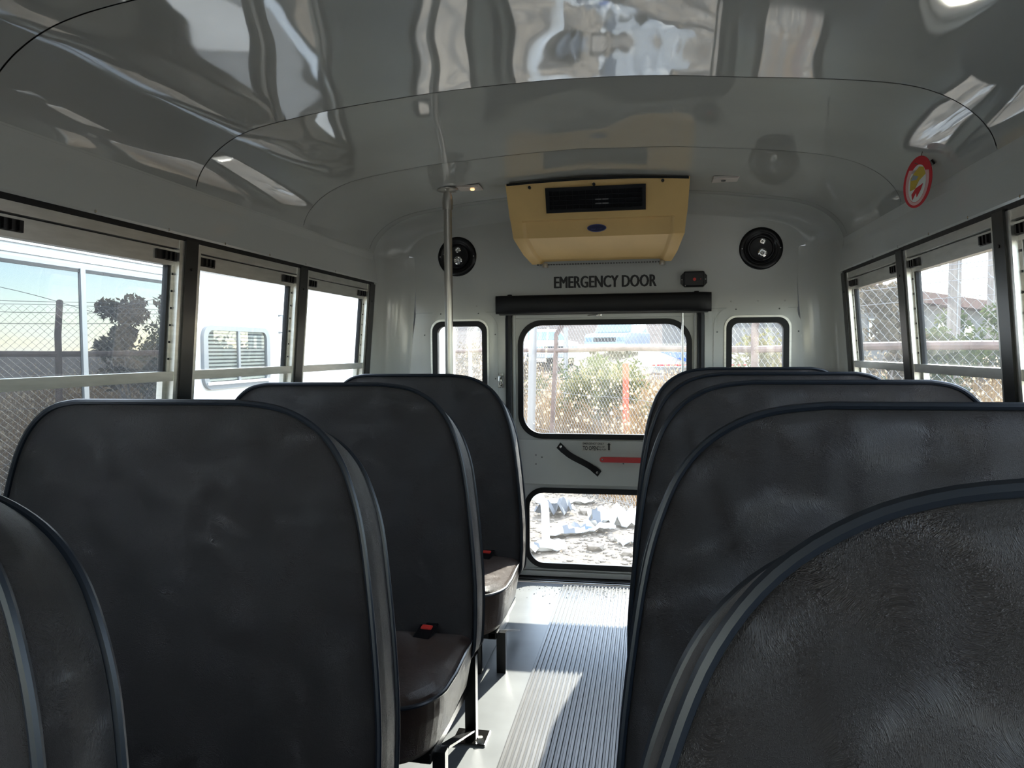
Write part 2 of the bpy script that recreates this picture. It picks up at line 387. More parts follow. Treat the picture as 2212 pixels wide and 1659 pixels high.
PILLARS = [-2.335+0.72*0, -1.615, -0.895, -0.175, 0.545, 1.265, 1.985, 2.705, 3.43]
HW = 0.029
for side, sname in ((-1, 'left'), (1, 'right')):
    w = empty('wall_'+sname, (0,0,0), f'white painted {"left" if side<0 else "right"} side wall of the bus with black window posts', 'wall', kind='structure')
    # lower wall, sill and outer skin
    mb = MB(); prof = [(1.145,0.0),(1.14,0.5),(wx(0.79)+0.005,0.775),(wx(0.79)+0.04,0.775),(1.19,0.5),(1.19,-0.35),(1.17,-0.35),(1.17,0)]
    mb.prism([(side*a, b) for a, b in prof], YF, 3.50, lambda a, b, h: (a, h, b)); mb.build('lower_panel', 'paint', w)
    # header panel above the windows
    mb = MB()
    prof = [(wx(1.47)-0.006,1.472),(wx(1.47)-0.008,1.478),(1.074,1.606),(1.074,1.63),(1.12,1.63),(1.115,1.46),(wx(1.47)+0.02,1.46),(wx(1.47)+0.02,1.472)]
    mb.prism([(side*a, b) for a, b in prof], YF, 3.50, lambda a, b, h: (a, h, b)); mb.build('header_panel', 'paint', w)
    mb = MB()
    mb.prism([(side*a, b) for a, b in [(1.0715,1.574),(1.0695,1.612),(1.074,1.614),(1.076,1.574)]], YF, 3.47, lambda a, b, h: (a, h, b)); mb.build('cove_strip', 'paint', w)
    mb = MB().box((min(side*(wx(1.47)-0.004), side*(wx(1.47)+0.05)), YF, 1.458), (max(side*(wx(1.47)-0.004), side*(wx(1.47)+0.05)), 3.46, 1.4725)); mb.build('header_gap_seal', 'black_rubber', w)
    # black posts
    for y in PILLARS:
        mb = MB(); rows = []
        for z in (0.775, 1.462):
            a = side*(wx(z)-0.012); b_ = side*(wx(z)+0.036)
            rows.append([(a, y-HW, z), (a, y+HW, z), (b_, y+HW, z), (b_, y-HW, z)])
        mb.grid(rows, closed=True); p = mb.build('window_post', 'black_paint', w)
        for z in (0.95, 1.38):
            MB().lathe([(0.0,-0.002*side),(0.0045,-0.002*side),(0.0045,0.004*side)], 10, (side*(wx(z)-0.012), y, z), 'X').build('rivet', 'black_plastic', p)
    # wall from the last post to the rear corner, and rivets of the header
    mb = MB()
    rows = [[(side*wx(z), y, z) for z in (0.775, 1.0, 1.25, 1.474)] for y in (3.43+HW-0.002, 3.50)]
    mb.grid(rows); mb.build('corner_panel', 'paint', w)
    for k in range(22):
        y = -2.6 + k*0.28
        MB().lathe([(0,-0.0015*side),(0.004,-0.001*side),(0.005,0.002*side)], 8, (side*(wx(1.47)-0.007), y, 1.479), 'X').build('header_rivet', 'chrome', w)

# ------------------------------------------------------------------ side windows
def side_window(idx, side, y0, y1, gl):
    """split sash window between two posts; y0 < y1"""
    W = empty('window_%d' % idx, (side*wx(0.78), (y0+y1)/2, 0.78), kind='structure')
    off = Vector(W.location)
    def P(y, z, d): # d = distance outward from the wall's inner plane
        return Vector((side*(wx(z)+d), y, z)) - off
    def bar(name, ya, yb, za, zb, d0, d1, mat, parent=W):
        mb = MB(); vs_ = [P(y, z, d) for d in (d0, d1) for (y, z) in ((ya,za),(yb,za),(yb,zb),(ya,zb))]
        mb.add(vs_, [(0,1,2,3),(7,6,5,4),(0,4,5,1),(1,5,6,2),(2,6,7,3),(3,7,4,0)]); return mb.build(name, mat, parent)
    ya, yb = y0+HW, y1-HW
    f = 0.022
    bar('jamb', ya, ya+f, 0.778, 1.458, -0.006, 0.036, 'aluminium'); bar('jamb', yb-f, yb, 0.778, 1.458, -0.006, 0.036, 'aluminium')
    bar('head_rail', ya+f, yb-f, 1.434, 1.458, -0.004, 0.036, 'aluminium')
    bar('head_groove', ya+f, yb-f, 1.431, 1.434, 0.012, 0.036, 'black_rubber')
    bar('sill_rail', ya+f, yb-f, 0.778, 0.80, -0.004, 0.036, 'aluminium')
    # upper sash
    s0, s1 = ya+f, yb-f
    bar('upper_sash_rail', s0, s1, 1.386, 1.431, 0.008, 0.032, 'aluminium')
    bar('meeting_rail', s0, s1, 1.060, 1.087, -0.004, 0.034, 'aluminium')
    for (a, b2) in ((s0, s0+0.012), (s1-0.012, s1)):
        tr = bar('slide_track', a, b2, 1.087, 1.386, 0.010, 0.032, 'aluminium')
        for k in range(6):
            z = 1.12 + k*0.048
            bar('track_notch', a+0.003, b2-0.003, z, z+0.006, 0.0085, 0.012, 'black_rubber', tr)
    bar('glazing_seal', s0+0.012, s0+0.022, 1.087, 1.386, 0.014, 0.030, 'black_rubber')
    bar('glazing_seal', s1-0.022, s1-0.012, 1.087, 1.386, 0.014, 0.030, 'black_rubber')
    for a, b2 in ((s0+0.003, s0+0.088), (s1-0.088, s1-0.003)):
        L = bar('latch', a, b2, 1.398, 1.424, 0.002, 0.010, 'black_plastic')
        q = 1 if a < (s0+s1)/2 else -1
        for k in range(3):
            c = (a+0.028+k*0.02)
            bar('latch_ridge', c, c+0.008, 1.400, 1.422, -0.004, 0.003, 'black_plastic', L)
    bar('upper_pane', s0+0.020, s1-0.020, 1.080, 1.390, 0.022, 0.025, gl)
    # lower sash, one track further out
    bar('lower_sash_stile', s0, s0+0.018, 0.80, 1.062, 0.016, 0.034, 'aluminium'); bar('lower_sash_stile', s1-0.018, s1, 0.80, 1.062, 0.016, 0.034, 'aluminium')
    bar('lower_pane', s0+0.016, s1-0.016, 0.80, 1.064, 0.024, 0.027, gl)
    return W
wl = ['side window frame with black latches between', ]
n = 0
for side in (-1, 1):
    for k in range(len(PILLARS)-1):
        n += 1
        W = side_window(n, side, PILLARS[k], PILLARS[k+1], 'side_glass' if side < 0 else 'dusty_glass')
        sn = 'left' if side < 0 else 'right'
        if k == 7: lb = f'aluminium sash window in the {sn} wall, last one before the rear corner'
        elif k == 6: lb = f'aluminium sash window in the {sn} wall, second from the rear corner'
        elif k == 5: lb = f'aluminium sash window in the {sn} wall, third from the rear corner'
        else: lb = f'aluminium sash window in the {sn} wall, number {8-k} counted from the rear corner'
        tag(W, lb, 'window')

# ------------------------------------------------------------------ rear wall with rounded corners
FR = 0.155
def prof_rear():
    lo = [(1.145,0.0),(1.143,0.25),(1.14,0.5),(wx(0.78),0.78),(wx(1.0),1.0),(wx(1.2),1.2),(wx(1.47),1.474),(1.0715,1.574),(1.073,1.598)]
    pts = [(-x, z) for x, z in lo] + ARC + [(x, z) for x, z in reversed(lo)]
    return pts
PR = prof_rear()
def normals2(pts):
    out = []
    for i in range(len(pts)):
        a = Vector(pts[max(i-2, 0)]); b = Vector(pts[min(i+2, len(pts)-1)]); t = (b-a).normalized()
        out.append(Vector((t.y, -t.x)))
    return out
NR = normals2(PR)
rows = []
for k in range(11):
    th = math.radians(90*k/10)
    ins = FR*(1-math.cos(th)); y = YR - FR + FR*math.sin(th)
    row = []
    for p, nn in zip(PR, NR):
        q = Vector(p) + nn*(ins*(0.45+0.55*nn.x*nn.x))
        if p[1] == 0.0: q.y = 0.0
        row.append((q.x, y, max(q.y, 0.0)))
    rows.append(row)
rear = empty('wall_rear', (0, YR, 0), 'white rear bus wall with rounded corners around the emergency door', 'wall', kind='structure')
def inv(mb): return shift(mb, (0, -YR, 0))
inv(MB().grid(rows)).build('rounded_corner', 'paint', rear, smooth=60)
flat = [(p[0], p[2]) for p in rows[-1]]
DX0, DX1, DZ = -0.440, 0.484, 1.345      # door opening
ZS = 1.335
WINL = (-0.825, -0.552, 0.70, 1.283); WINR = (0.602, 0.876, 0.70, 1.283)
holeL = rrect(*WINL, 0.05); holeR = rrect(*WINR, 0.05)
up_l = []
for p in flat:                                   # keep the outline rising: drop the folded corner points
    if p[0] < -1e-6 and p[1] > ZS and (not up_l or p[1] > up_l[-1][1] + 5e-4): up_l.append(p)
up = up_l + [(0.0, max(p[1] for p in flat))] + [(-a, b) for a, b in reversed(up_l)]
xl = up[0][0]; xr = up[-1][0]
fn = lambda a, b: (a, 0.0, b)
# upper sheet overlaps the lower one by a thin lip
upper = [(xl-0.004, ZS-0.004)] + up + [(xr+0.004, ZS-0.004)]
nh = len(upper)//2
mb = MB(); vv = []
for i in range(nh): vv += [(upper[i][0], -0.0018, upper[i][1]), (upper[-1-i][0], -0.0018, upper[-1-i][1])]
ff = [(2*i, 2*i+1, 2*i+3, 2*i+2) for i in range(nh-1)]
if len(upper) % 2: vv.append((upper[nh][0], -0.0018, upper[nh][1])); ff.append((2*nh-2, 2*nh-1, 2*nh))
mb.add(vv, ff).build('upper_sheet', 'paint', rear)
inv(MB().box((xl, YR-0.0018, ZS-0.0045), (xr, YR, ZS-0.0035))).build('sheet_edge', 'seam_dark', rear)
lowL = [p for p in flat if p[1] <= ZS and p[0] < 0]; lowR = [p for p in flat if p[1] <= ZS and p[0] > 0]
pL = lowL + [(xl, ZS), (DX0, ZS), (DX0, 0.0)]
pR = lowR + [(DX1, 0.0), (DX1, ZS), (xr, ZS)]
holed(pL, [holeL], fn).build('lower_sheet', 'paint', rear); holed(pR, [holeR], fn).build('lower_sheet', 'paint', rear)
# outer rear body (closes the shell)
ob = MB(); out_poly = [(-1.19,-0.35),(-1.19,0.5),(-1.118,1.46),(-1.118,1.68),(-1.02,1.86),(-0.7,1.93),(0,1.96),(0.7,1.93),(1.02,1.86),(1.118,1.68),(1.118,1.46),(1.19,0.5),(1.19,-0.35)]
holed(out_poly, [rrect(*WINL, 0.05), rrect(*WINR, 0.05), [(DX0+0.02,-0.02),(DX1-0.02,-0.02),(DX1-0.02,DZ-0.02),(DX0+0.02,DZ-0.02)]], lambda a, b: (a, 0.078, b)).build('outer_body_sheet', 'white_body', rear)
inv(MB().grid([[(x, y, z) for x, z in out_poly] for y in (3.45, YR+0.08)])).build('outer_corner', 'white_body', rear)
for hole in (holeL, holeR):
    MB().grid([[(a, 0.0, b) for a, b in hole], [(a, 0.078, b) for a, b in hole]], closed=True).build('window_reveal', 'paint', rear)
# raised trim plates and screws around the rear windows
for nm, (x0, x1, z0, z1) in ((17, WINL), (18, WINR)):
    W = empty('window_%d' % nm, ((x0+x1)/2, YR, z0), ('small rounded rear window behind the grab pole' if nm == 17 else 'small rounded rear window on the side of the black buzzer box'), 'window', kind='structure')
    off = Vector(W.location)
    F = lambda a, b, d: Vector((a, YR+d, b)) - off
    ring(MB(), rrect(x0-0.012, x1+0.012, z0-0.012, z1+0.012, 0.055), rrect(x0-0.062, x1+0.058, z0-0.06, z1+0.055, 0.095), -0.003, 0.0, F).build('trim_plate', 'paint', W)
    ring(MB(), rrect(x0-0.004, x1+0.004, z0-0.004, z1+0.004, 0.05), rrect(x0-0.013, x1+0.013, z0-0.013, z1+0.013, 0.056), -0.008, 0.0, F).build('trim_bead', 'aluminium', W, smooth=True)
    ring(MB(), rrect(x0+0.022, x1-0.022, z0+0.022, z1-0.022, 0.034), rrect(x0-0.005, x1+0.005, z0-0.005, z1+0.005, 0.05), -0.006, 0.03, F).build('rubber_gasket', 'black_rubber', W, smooth=True)
    pl = rrect(x0+0.018, x1-0.018, z0+0.018, z1-0.018, 0.036)
    MB().prism(pl, 0.012, 0.015, lambda a, b, h: F(a, b, h)).build('pane', 'dusty_glass', W)
    for a, b in ((x0-0.045,1.22),(x1+0.045,1.22),(x0+0.04,z1+0.042),(x1-0.04,z1+0.042),(x0-0.045,1.0),(x1+0.045,1.0)):
        MB().lathe([(0,-0.0055),(0.003,-0.005),(0.0038,-0.002)], 8, F(a, b, 0), 'Y').build('screw', 'seam_dark', W)

# lettering on the rear wall
t = text_obj('lettering', 'EMERGENCY DOOR', 'text_black', 0.080, rear, (0.030, -0.0026, 1.4415), (math.radians(90), 0, 0), 1.0, 0.0004, 'CENTER', 0.0)
xs = [v.co.x for v in t.data.vertices]; sc = 0.486/(max(xs)-min(xs))
for v in t.data.vertices: v.co.x *= sc
bmt = bmesh.new()
for dx_, dz_ in ((-0.0028,0.0004),(-0.0014,0),(0,0.0008),(0,-0.0008),(0.0014,0),(0.0028,-0.0004)):       # thicken the strokes
    n0 = len(bmt.verts); bmt.from_mesh(t.data); bmt.verts.ensure_lookup_table()
    for v in bmt.verts[n0:]: v.co.x += dx_; v.co.y += dz_; v.co.z += 0.00005*n0/max(1, len(t.data.vertices))
bmt.to_mesh(t.data); bmt.free()
t['label'] = 'black EMERGENCY DOOR lettering'
for a in (-0.6, -0.75, 0.62, 0.74, 0.86):
    MB().lathe([(0,-0.0045),(0.003,-0.004),(0.004,-0.0018)], 8, (a, 0, 1.362), 'Y').build('rivet', 'paint', rear)

# ------------------------------------------------------------------ emergency door
DY = YR + 0.028          # inner face of the door leaf
door = empty('door_1', (0.022, DY, 0.0), 'white rear emergency door with two rounded windows and a red handle', 'door', kind='structure')
off = Vector(door.location)
def DF(a, b, d): return Vector((a, DY+d, b)) - off
UP = (-0.372, 0.418, 0.728, 1.262); LO = (-0.345, 0.390, 0.080, 0.432)
hU = rrect(UP[0]-0.012, UP[1]+0.012, UP[2]-0.012, UP[3]+0.012, 0.115, 10); hL = rrect(LO[0]-0.012, LO[1]+0.012, LO[2]-0.012, LO[3]+0.012, 0.09, 10)
leaf = [(DX0+0.012, 0.012), (DX1-0.012, 0.012), (DX1-0.012, DZ), (DX0+0.012, DZ)]
mb = holed(leaf, [hU, hL], lambda a, b: DF(a, b, 0.0)); mb.build('leaf_sheet', 'door_paint', door)
holed(leaf, [hU, hL], lambda a, b: DF(a, b, 0.035)).build('outer_leaf_sheet', 'white_body', door)
for h in (hU, hL):
    MB().grid([[DF(a, b, 0) for a, b in h], [DF(a, b, 0.035) for a, b in h]], closed=True).build('window_reveal', 'door_paint', door)
def gasket(loop_in, r, name):
    mb = MB(); mb.tube([DF(a, b, -0.002) for a, b in loop_in], r, 10, closed=True); return mb.build(name, 'black_rubber', door, smooth=True)
ring(MB(), rrect(UP[0], UP[1], UP[2], UP[3], 0.095, 10), rrect(UP[0]-0.026, UP[1]+0.026, UP[2]-0.026, UP[3]+0.026, 0.12, 10), -0.010, 0.01, DF).build('rubber_gasket', 'black_rubber', door, smooth=True)
ring(MB(), rrect(LO[0], LO[1], LO[2], LO[3], 0.075, 10), rrect(LO[0]-0.026, LO[1]+0.026, LO[2]-0.026, LO[3]+0.026, 0.10, 10), -0.010, 0.01, DF).build('rubber_gasket', 'black_rubber', door, smooth=True)
MB().prism(rrect(UP[0]-0.004, UP[1]+0.004, UP[2]-0.004, UP[3]+0.004, 0.098, 10), 0.004, 0.008, DF).build('upper_pane', 'door_glass', door)
MB().prism(rrect(LO[0]-0.004, LO[1]+0.004, LO[2]-0.004, LO[3]+0.004, 0.078, 10), 0.004, 0.008, DF).build('lower_pane', 'door_glass', door)
# stiffening channels round the leaf, mid panel
def dbox(name, x0, x1, z0, z1, d0, d1, mat='door_paint', bev=0.004, parent=door):
    lo = DF(x0, z0, d0); hi = DF(x1, z1, d1); return MB().box(lo, hi, bev).build(name, mat, parent)
dbox('side_channel', DX0+0.016, DX0+0.030, 0.03, DZ-0.03, -0.016, 0.0); dbox('side_channel', DX1-0.032, DX1-0.016, 0.03, DZ-0.03, -0.016, 0.0)
dbox('top_channel', DX0+0.03, DX1-0.03, 1.296, 1.318, -0.014, 0.0)
mp_ = dbox('mid_panel', DX0+0.034, DX1-0.036, 0.474, 0.697, -0.008, 0.0, bev=0.003)
dbox('bottom_channel', DX0+0.02, DX1-0.02, 0.014, 0.040, -0.018, 0.0); dbox('kick_rail', DX0+0.02, DX1-0.02, 0.044, 0.052, -0.010, 0.0)
for a, b in ((-0.31,0.62),(-0.31,0.575),(-0.1,0.612),(0.12,0.585),(0.12,0.61),(-0.28,0.61),(0.3,0.62)):
    MB().lathe([(0,-0.0105),(0.003,-0.010),(0.0036,-0.008)], 8, DF(a, b, 0), 'Y').build('rivet', 'seam_dark', door)
# pull strap, red handle, sticker
A = Vector((-0.197, 0.672)); B = Vector((0.005, 0.533))
mb = MB(); u = (B-A).normalized(); wv = Vector((-u.y, u.x)); rows = []
for k in range(17):
    t_ = k/16; p = A + (B-A)*t_ + wv*(-0.006*math.sin(2*math.pi*t_)); d = -0.010 - 0.022*min(1, max(0, math.sin(math.pi*max(0, min(1, (t_-0.1)/0.8)))))**0.6 if 0.1 < t_ < 0.9 else -0.010
    hw_ = 0.0145 if 0.13 < t_ < 0.87 else 0.0165
    rows.append([DF(*(p+wv*hw_), d), DF(*(p-wv*hw_), d), DF(*(p-wv*hw_), d-0.006), DF(*(p+wv*hw_), d-0.006)])
mb.grid(rows, closed=True); mb.f += [(0,1,2,3), tuple(len(rows)*4-4+i for i in (3,2,1,0))]
st = mb.build('pull_strap', 'black_rubber', door, smooth=30)
for p in (A+(B-A)*0.055, A+(B-A)*0.945):
    MB().lathe([(0,-0.021),(0.006,-0.020),(0.0075,-0.016)], 14, DF(p.x, p.y, 0), 'Y').build('strap_screw', 'chrome', st, smooth=True)
hb = MB(); hb.prism(rrect(0.006, 0.42, 0.5925, 0.6185, 0.0128, 6), -0.028, -0.018, DF); hd = hb.build('handle_bar', 'red_paint', door, smooth=30)
MB().lathe([(0,-0.031),(0.004,-0.030),(0.005,-0.028)], 12, DF(0.02, 0.6055, 0), 'Y').build('pivot_pin', 'chrome', hd)
MB().lathe([(0.018,-0.018),(0.018,0.0)], 16, DF(0.40, 0.6055, 0), 'Y').build('handle_boss', 'red_paint', hd)
stk = dbox('instruction_sticker', -0.082, 0.062, 0.643, 0.690, -0.0088, -0.008, 'sticker_white', 0)
stk['label'] = 'small pale sticker with door opening instructions'
def stext(s_, x, z, size, ws=1.0, bold=0.0):
    o = text_obj('print', s_, 'text_black', size, stk, DF(x, z, -0.0092), (math.radians(90), 0, 0), ws, 0.0001, 'LEFT', bold); return o
stext('EMERGENCY ONLY', -0.077, 0.6770, 0.0125, 0.95, 0.0003); stext('TO OPEN', -0.077, 0.649, 0.0285, 0.60, 0.0006)
stext('PULL UP', -0.004, 0.6620, 0.0105, 0.85, 0.0002); stext('AND PUSH', -0.004, 0.6495, 0.0105, 0.80, 0.0002)
MB().prism([(0.046,0.650),(0.055,0.650),(0.055,0.676),(0.059,0.676),(0.0505,0.687),(0.042,0.676),(0.046,0.676)], -0.0093, -0.0088, DF).build('arrow_print', 'text_black', stk)
# seal round the door opening (on the wall)
seal = MB(); path = [(DX0, 0.02), (DX0, DZ-0.06)]
pts = [(DX0, 0.0)] + [(DX0, z) for z in (0.3, 0.6, 0.9, 1.2)] + [(DX0+0.05-0.05*math.cos(a), DZ-0.05+0.05*math.sin(a)) for a in [math.radians(k*15) for k in range(7)]] \
    + [(DX1-0.05+0.05*math.sin(a), DZ-0.05+0.05*math.cos(a)) for a in [math.radians(k*15) for k in range(7)]] + [(DX1, z) for z in (1.2, 0.9, 0.6, 0.3, 0.0)]
seal.tube([DF(a, b, -0.030) for a, b in pts], 0.0165, 8).build('door_seal', 'black_rubber', door, smooth=True)
MB().box(DF(DX0, 0.0, -0.062), DF(DX1, 0.012, 0.03), 0.004).build('threshold', 'black_paint', door)
MB().box(DF(DX0+0.01, 0.0, -0.072), DF(DX1-0.01, 0.006, -0.062), 0.002).build('threshold_strip', 'aluminium', door)
for x0, x1 in ((DX0-0.01, DX0+0.012), (DX1-0.012, DX1+0.01)):
    MB().box(DF(x0, 0.0, -0.027), DF(x1, DZ, 0.045)).build('jamb', 'door_paint', door)
MB().box(DF(DX0, DZ-0.004, -0.026), DF(DX1, DZ+0.03, 0.045)).build('head_jamb', 'door_paint', door)
# hold-open rod and bracket at the top, bracket in the middle
MB().tube([DF(0.398, 1.322, -0.034), DF(0.399, 1.05, -0.036), DF(0.40, 0.72, -0.038)], 0.0055, 8).build('hold_open_rod', 'aluminium', door, smooth=True)
dbox('rod_bracket', 0.366, 0.432, 1.318, 1.328, -0.046, -0.012, 'black_plastic', 0.002)
dbox('latch_bracket', -0.012, 0.016, 1.302, 1.322, -0.026, -0.014, 'chrome', 0.003)
MB().tube([DF(-0.05, 1.306, -0.022), DF(0.0, 1.312, -0.024)], 0.003, 6).build('latch_rod', 'steel', door)
MB().lathe([(0.008,-0.001),(0.008,0.004)], 14, DF(-0.318, 0.782, 0), 'Y').build('pane_mark', 'sticker_white', door)

# chrome door catch on the wall beside the door
k_ = empty('door_catch', (-0.480, YR, 0.985), 'chrome door catch on the rear wall beside the emergency door', 'catch')
MB().box((-0.016,-0.006,-0.03), (0.016,0.0,0.034), 0.003).build('back_plate', 'chrome', k_)
MB().tube([(0.0,-0.008,0.02),(-0.004,-0.022,0.026),(-0.006,-0.026,0.010),(0.0,-0.024,-0.012),(0.004,-0.012,-0.022),(0.004,-0.005,-0.024)], 0.0055, 8).build('hook', 'chrome', k_, smooth=True)
MB().box((-0.006,-0.02,0.03), (0.012,-0.001,0.044), 0.003).build('keeper', 'steel', k_)

# ------------------------------------------------------------------ black header pad above the door
hp = empty('header_pad', (0.016, YR-0.004, 1.362), 'long black padded cushion over the top of the emergency door', 'pad')
rows = []
for k in range(33):
    x = -0.512 + 1.024*k/32; e = min(1, (0.512-abs(x))/0.03)
    sag = 0.004*noise.noise(Vector((x*9, 0, 3)))
    hh = 0.045*(0.90+0.10*e) + (0.004 if e < 0.3 else 0)
    dd = 0.055*(0.45+0.55*math.sqrt(max(0.0, e)))
    row = []
    for j in range(14):
        a = 2*math.pi*j/14; ca, sa = math.cos(a), math.sin(a)
        row.append((x, -0.029 - 0.029*math.copysign(abs(ca)**0.55, ca)*dd/0.055, sag*(1 if sa < 0 else 0.3) + hh*math.copysign(abs(sa)**0.45, sa)))
    rows.append(row)
mb = MB().grid(rows, closed=True); mb.f += [tuple(range(14)), tuple(reversed(range(32*14, 33*14)))]
mb.build('pad_cover', 'black_pad', hp, smooth=50)
for x in (-0.445, 0.445):
    MB().lathe([(0.0,0.052),(0.011,0.050),(0.013,0.044),(0.013,0.036)], 14, (x,-0.02,0.0)).build('pad_button', 'black_plastic', hp, smooth=True)
MB().box((-0.500,-0.018,-0.05), (0.500,-0.006,-0.036), 0.004).build('pad_board', 'seam_dark', hp)

# ------------------------------------------------------------------ buzzer box
bz = empty('buzzer_box', (0.449, YR-0.002, 1.468), 'black octagonal plastic buzzer box with a red dot above the door', 'buzzer')
MB().prism([(-0.061,-0.018),(-0.042,-0.037),(0.042,-0.037),(0.061,-0.018),(0.061,0.018),(0.042,0.037),(-0.042,0.037),(-0.061,0.018)], -0.006, 0.0, lambda a, b, h: (a, h, b)).build('base_plate', 'black_plastic', bz)
MB().box((-0.048,-0.034,-0.036), (0.048,-0.006,0.036), 0.006).build('housing', 'black_plastic', bz)
MB().lathe([(0,-0.0365),(0.0075,-0.036),(0.0075,-0.033)], 16, (0.002,0,-0.002), 'Y').build('red_dot', 'red_plastic', bz)
MB().lathe([(0,-0.0355),(0.002,-0.0355),(0.002,-0.033)], 8, (0.030,0,-0.001), 'Y').build('indicator', 'red_plastic', bz)
for a, b in ((-0.054,0.0),(0.054,0.0),(-0.04,-0.031)):
    MB().lathe([(0,-0.0085),(0.0028,-0.008),(0.0032,-0.006)] if abs(a) > 0.05 else [(0,-0.036),(0.0022,-0.0355),(0.0025,-0.0335)], 10, (a,0,b), 'Y').build('screw', 'steel', bz)

# ------------------------------------------------------------------ round lamp housings either side
def lamp_housing(x, z, lab):
    L = empty('lamp_housing', (x, YR-0.002, z), lab, 'lamp housing', 'round lamp housings on the rear wall')
    MB().lathe([(0.070,-0.004),(0.0735,-0.008),(0.080,-0.010),(0.092,-0.009),(0.097,-0.005),(0.098,0.0)], 48, axis='Y').build('flange_ring', 'black_plastic', L, smooth=True)
    MB().lathe([(0.0,-0.001),(0.030,-0.001),(0.050,-0.002),(0.060,-0.003),(0.066,-0.006),(0.070,-0.008),(0.0735,-0.008)], 48, axis='Y').build('bowl', 'black_plastic', L, smooth=True)
    MB().lathe([(0.050,-0.001),(0.0535,-0.010),(0.059,-0.010),(0.0625,-0.003)], 40, axis='Y').build('bowl_rib', 'black_plastic', L, smooth=True)
    for dz, r in ((0.032, 0.0135), (-0.020, 0.0205)):
        s_ = MB().lathe([(0.0,-0.005),(r*0.3,-0.006),(r*0.45,-0.003),(r*0.7,-0.003),(r*0.78,-0.014),(r,-0.012),(r*1.02,-0.001)], 24, (0.006,0,dz), axis='Y').build('bulb_socket', 'chrome', L, smooth=True)
        MB().lathe([(0,-0.012),(r*0.22,-0.011),(r*0.25,-0.004)], 12, (0.006,0,dz), axis='Y').build('contact_pin', 'steel', s_, smooth=True)
    for a in (0, 180):
        MB().lathe([(0,-0.0125),(0.0028,-0.012),(0.003,-0.009)], 10, (0.085*math.cos(math.radians(a)),0,0), 'Y').build('screw', 'steel', L)
lamp_housing(-0.697, 1.608, 'round black lamp housing with two chrome sockets behind the grab pole')
lamp_housing(0.752, 1.604, 'round black lamp housing on the rear wall beyond the buzzer box')

# ------------------------------------------------------------------ air conditioner
ac = empty('air_conditioner', (0.024, 3.3, 1.54), 'tan plastic air conditioner cover hanging from the rear ceiling', 'air conditioner')
o3 = Vector(ac.location)
# profile stations: (y, z, half width)
PROF = [(3.168,1.841,0.379),(3.150,1.840,0.380),(3.152,1.832,0.380),(3.172,1.80,0.379),(3.205,1.715,0.374),(3.212,1.696,0.371),(3.217,1.688,0.370),(3.238,1.626,0.364),(3.248,1.617,0.360),(3.36,1.570,0.340),(3.455,1.545,0.322),(3.475,1.538,0.316),(3.50,1.545,0.312)]
# across: rim raised, centre recessed
def ac_row(i):
    y, z, hw_ = PROF[i]; row = []
    ny = -0.9 if i < 8 else -0.42; nz = -0.25 if i < 8 else -0.9
    for s_, lift in ((-1.0,-1.0),(-1.0,0.0),(-0.985,0.9),(-0.955,1.0),(-0.88,1.0),(-0.865,0.85),(-0.835,0.12),(-0.82,0.0),(-0.4,0),(0,0),(0.4,0),(0.82,0),(0.835,0.12),(0.865,0.85),(0.88,1),(0.955,1),(0.985,0.9),(1.0,0.0),(1.0,-1.0)):
        amp = 0.0
        rec = 0.013*(1-max(0.0, lift)) if (i >= 6 and abs(s_) < 0.9) else 0.0
        if lift < 0:  p = (hw_*s_*1.0, y+0.05+0.3*max(0, (3.6-y-0.05)), max(z, 1.55)+0.02) if False else (hw_*s_, min(3.55, y+0.34), min(1.815, z+0.05))
        else:
            x_ = hw_*s_; zz = z + (0.0 if i > 1 else 0.007*(1-(x_/0.38)**2))
            p = (x_, y + rec*(1.0 if i < 8 else 0.5), zz + (rec if i >= 8 else 0.0) + (0.006*rec/0.013 if i == 6 else 0))
        row.append(tuple(Vector((p[0]+0.024, p[1], p[2])) - o3))
    return row
mb = MB().grid([ac_row(i) for i in range(len(PROF))]); mb.build('cover', 'tan_plastic', ac, smooth=24)
def acface(x, z, lift):   # point on the grille face
    t_ = (1.838 - z)/(1.838-1.715); y = 3.152 + (3.205-3.152)*t_ - lift
    return Vector((x, y, z)) - o3
def acq(name, x0, x1, z0, z1, l0, l1, mat, parent):
    vs_ = [acface(x, z, l) for l in (l0, l1) for x, z in ((x0,z0),(x1,z0),(x1,z1),(x0,z1))]
    return MB().add(vs_, [(0,1,2,3),(7,6,5,4),(0,4,5,1),(1,5,6,2),(2,6,7,3),(3,7,4,0)]).build(name, mat, parent)
gx0, gx1, gz0, gz1 = -0.188, 0.228, 1.722, 1.818
mb = MB(); ring(mb, [(gx0+0.015,gz0+0.013),(gx1-0.015,gz0+0.013),(gx1-0.015,gz1-0.013),(gx0+0.015,gz1-0.013)], [(gx0,gz0),(gx1,gz0),(gx1,gz1),(gx0,gz1)], 0.002, 0.010, lambda a, b, d: acface(a, b, d))
gr = mb.build('grille_bezel', 'black_rubber', ac)
acq('grille_back', gx0+0.01, gx1-0.01, gz0+0.01, gz1-0.01, 0.0005, 0.0015, 'black_plastic', gr)
for k in range(14):
    x = gx0+0.03 + k*(gx1-gx0-0.06)/13; acq('grille_vane', x-0.0012, x+0.0012, gz0+0.014, gz1-0.014, 0.0015, 0.006, 'black_plastic', gr)
for k in range(3):
    z = gz0+0.03 + k*0.018; acq('grille_louver', gx0+0.015, gx1-0.015, z-0.001, z+0.001, 0.0015, 0.0075, 'black_plastic', gr)
for z in (1.752, 1.768):
    for x in (0.033, 0.062): acq('slat_clip', x-0.013, x+0.013, z-0.0022, z+0.0022, 0.006, 0.0085, 'steel', gr)
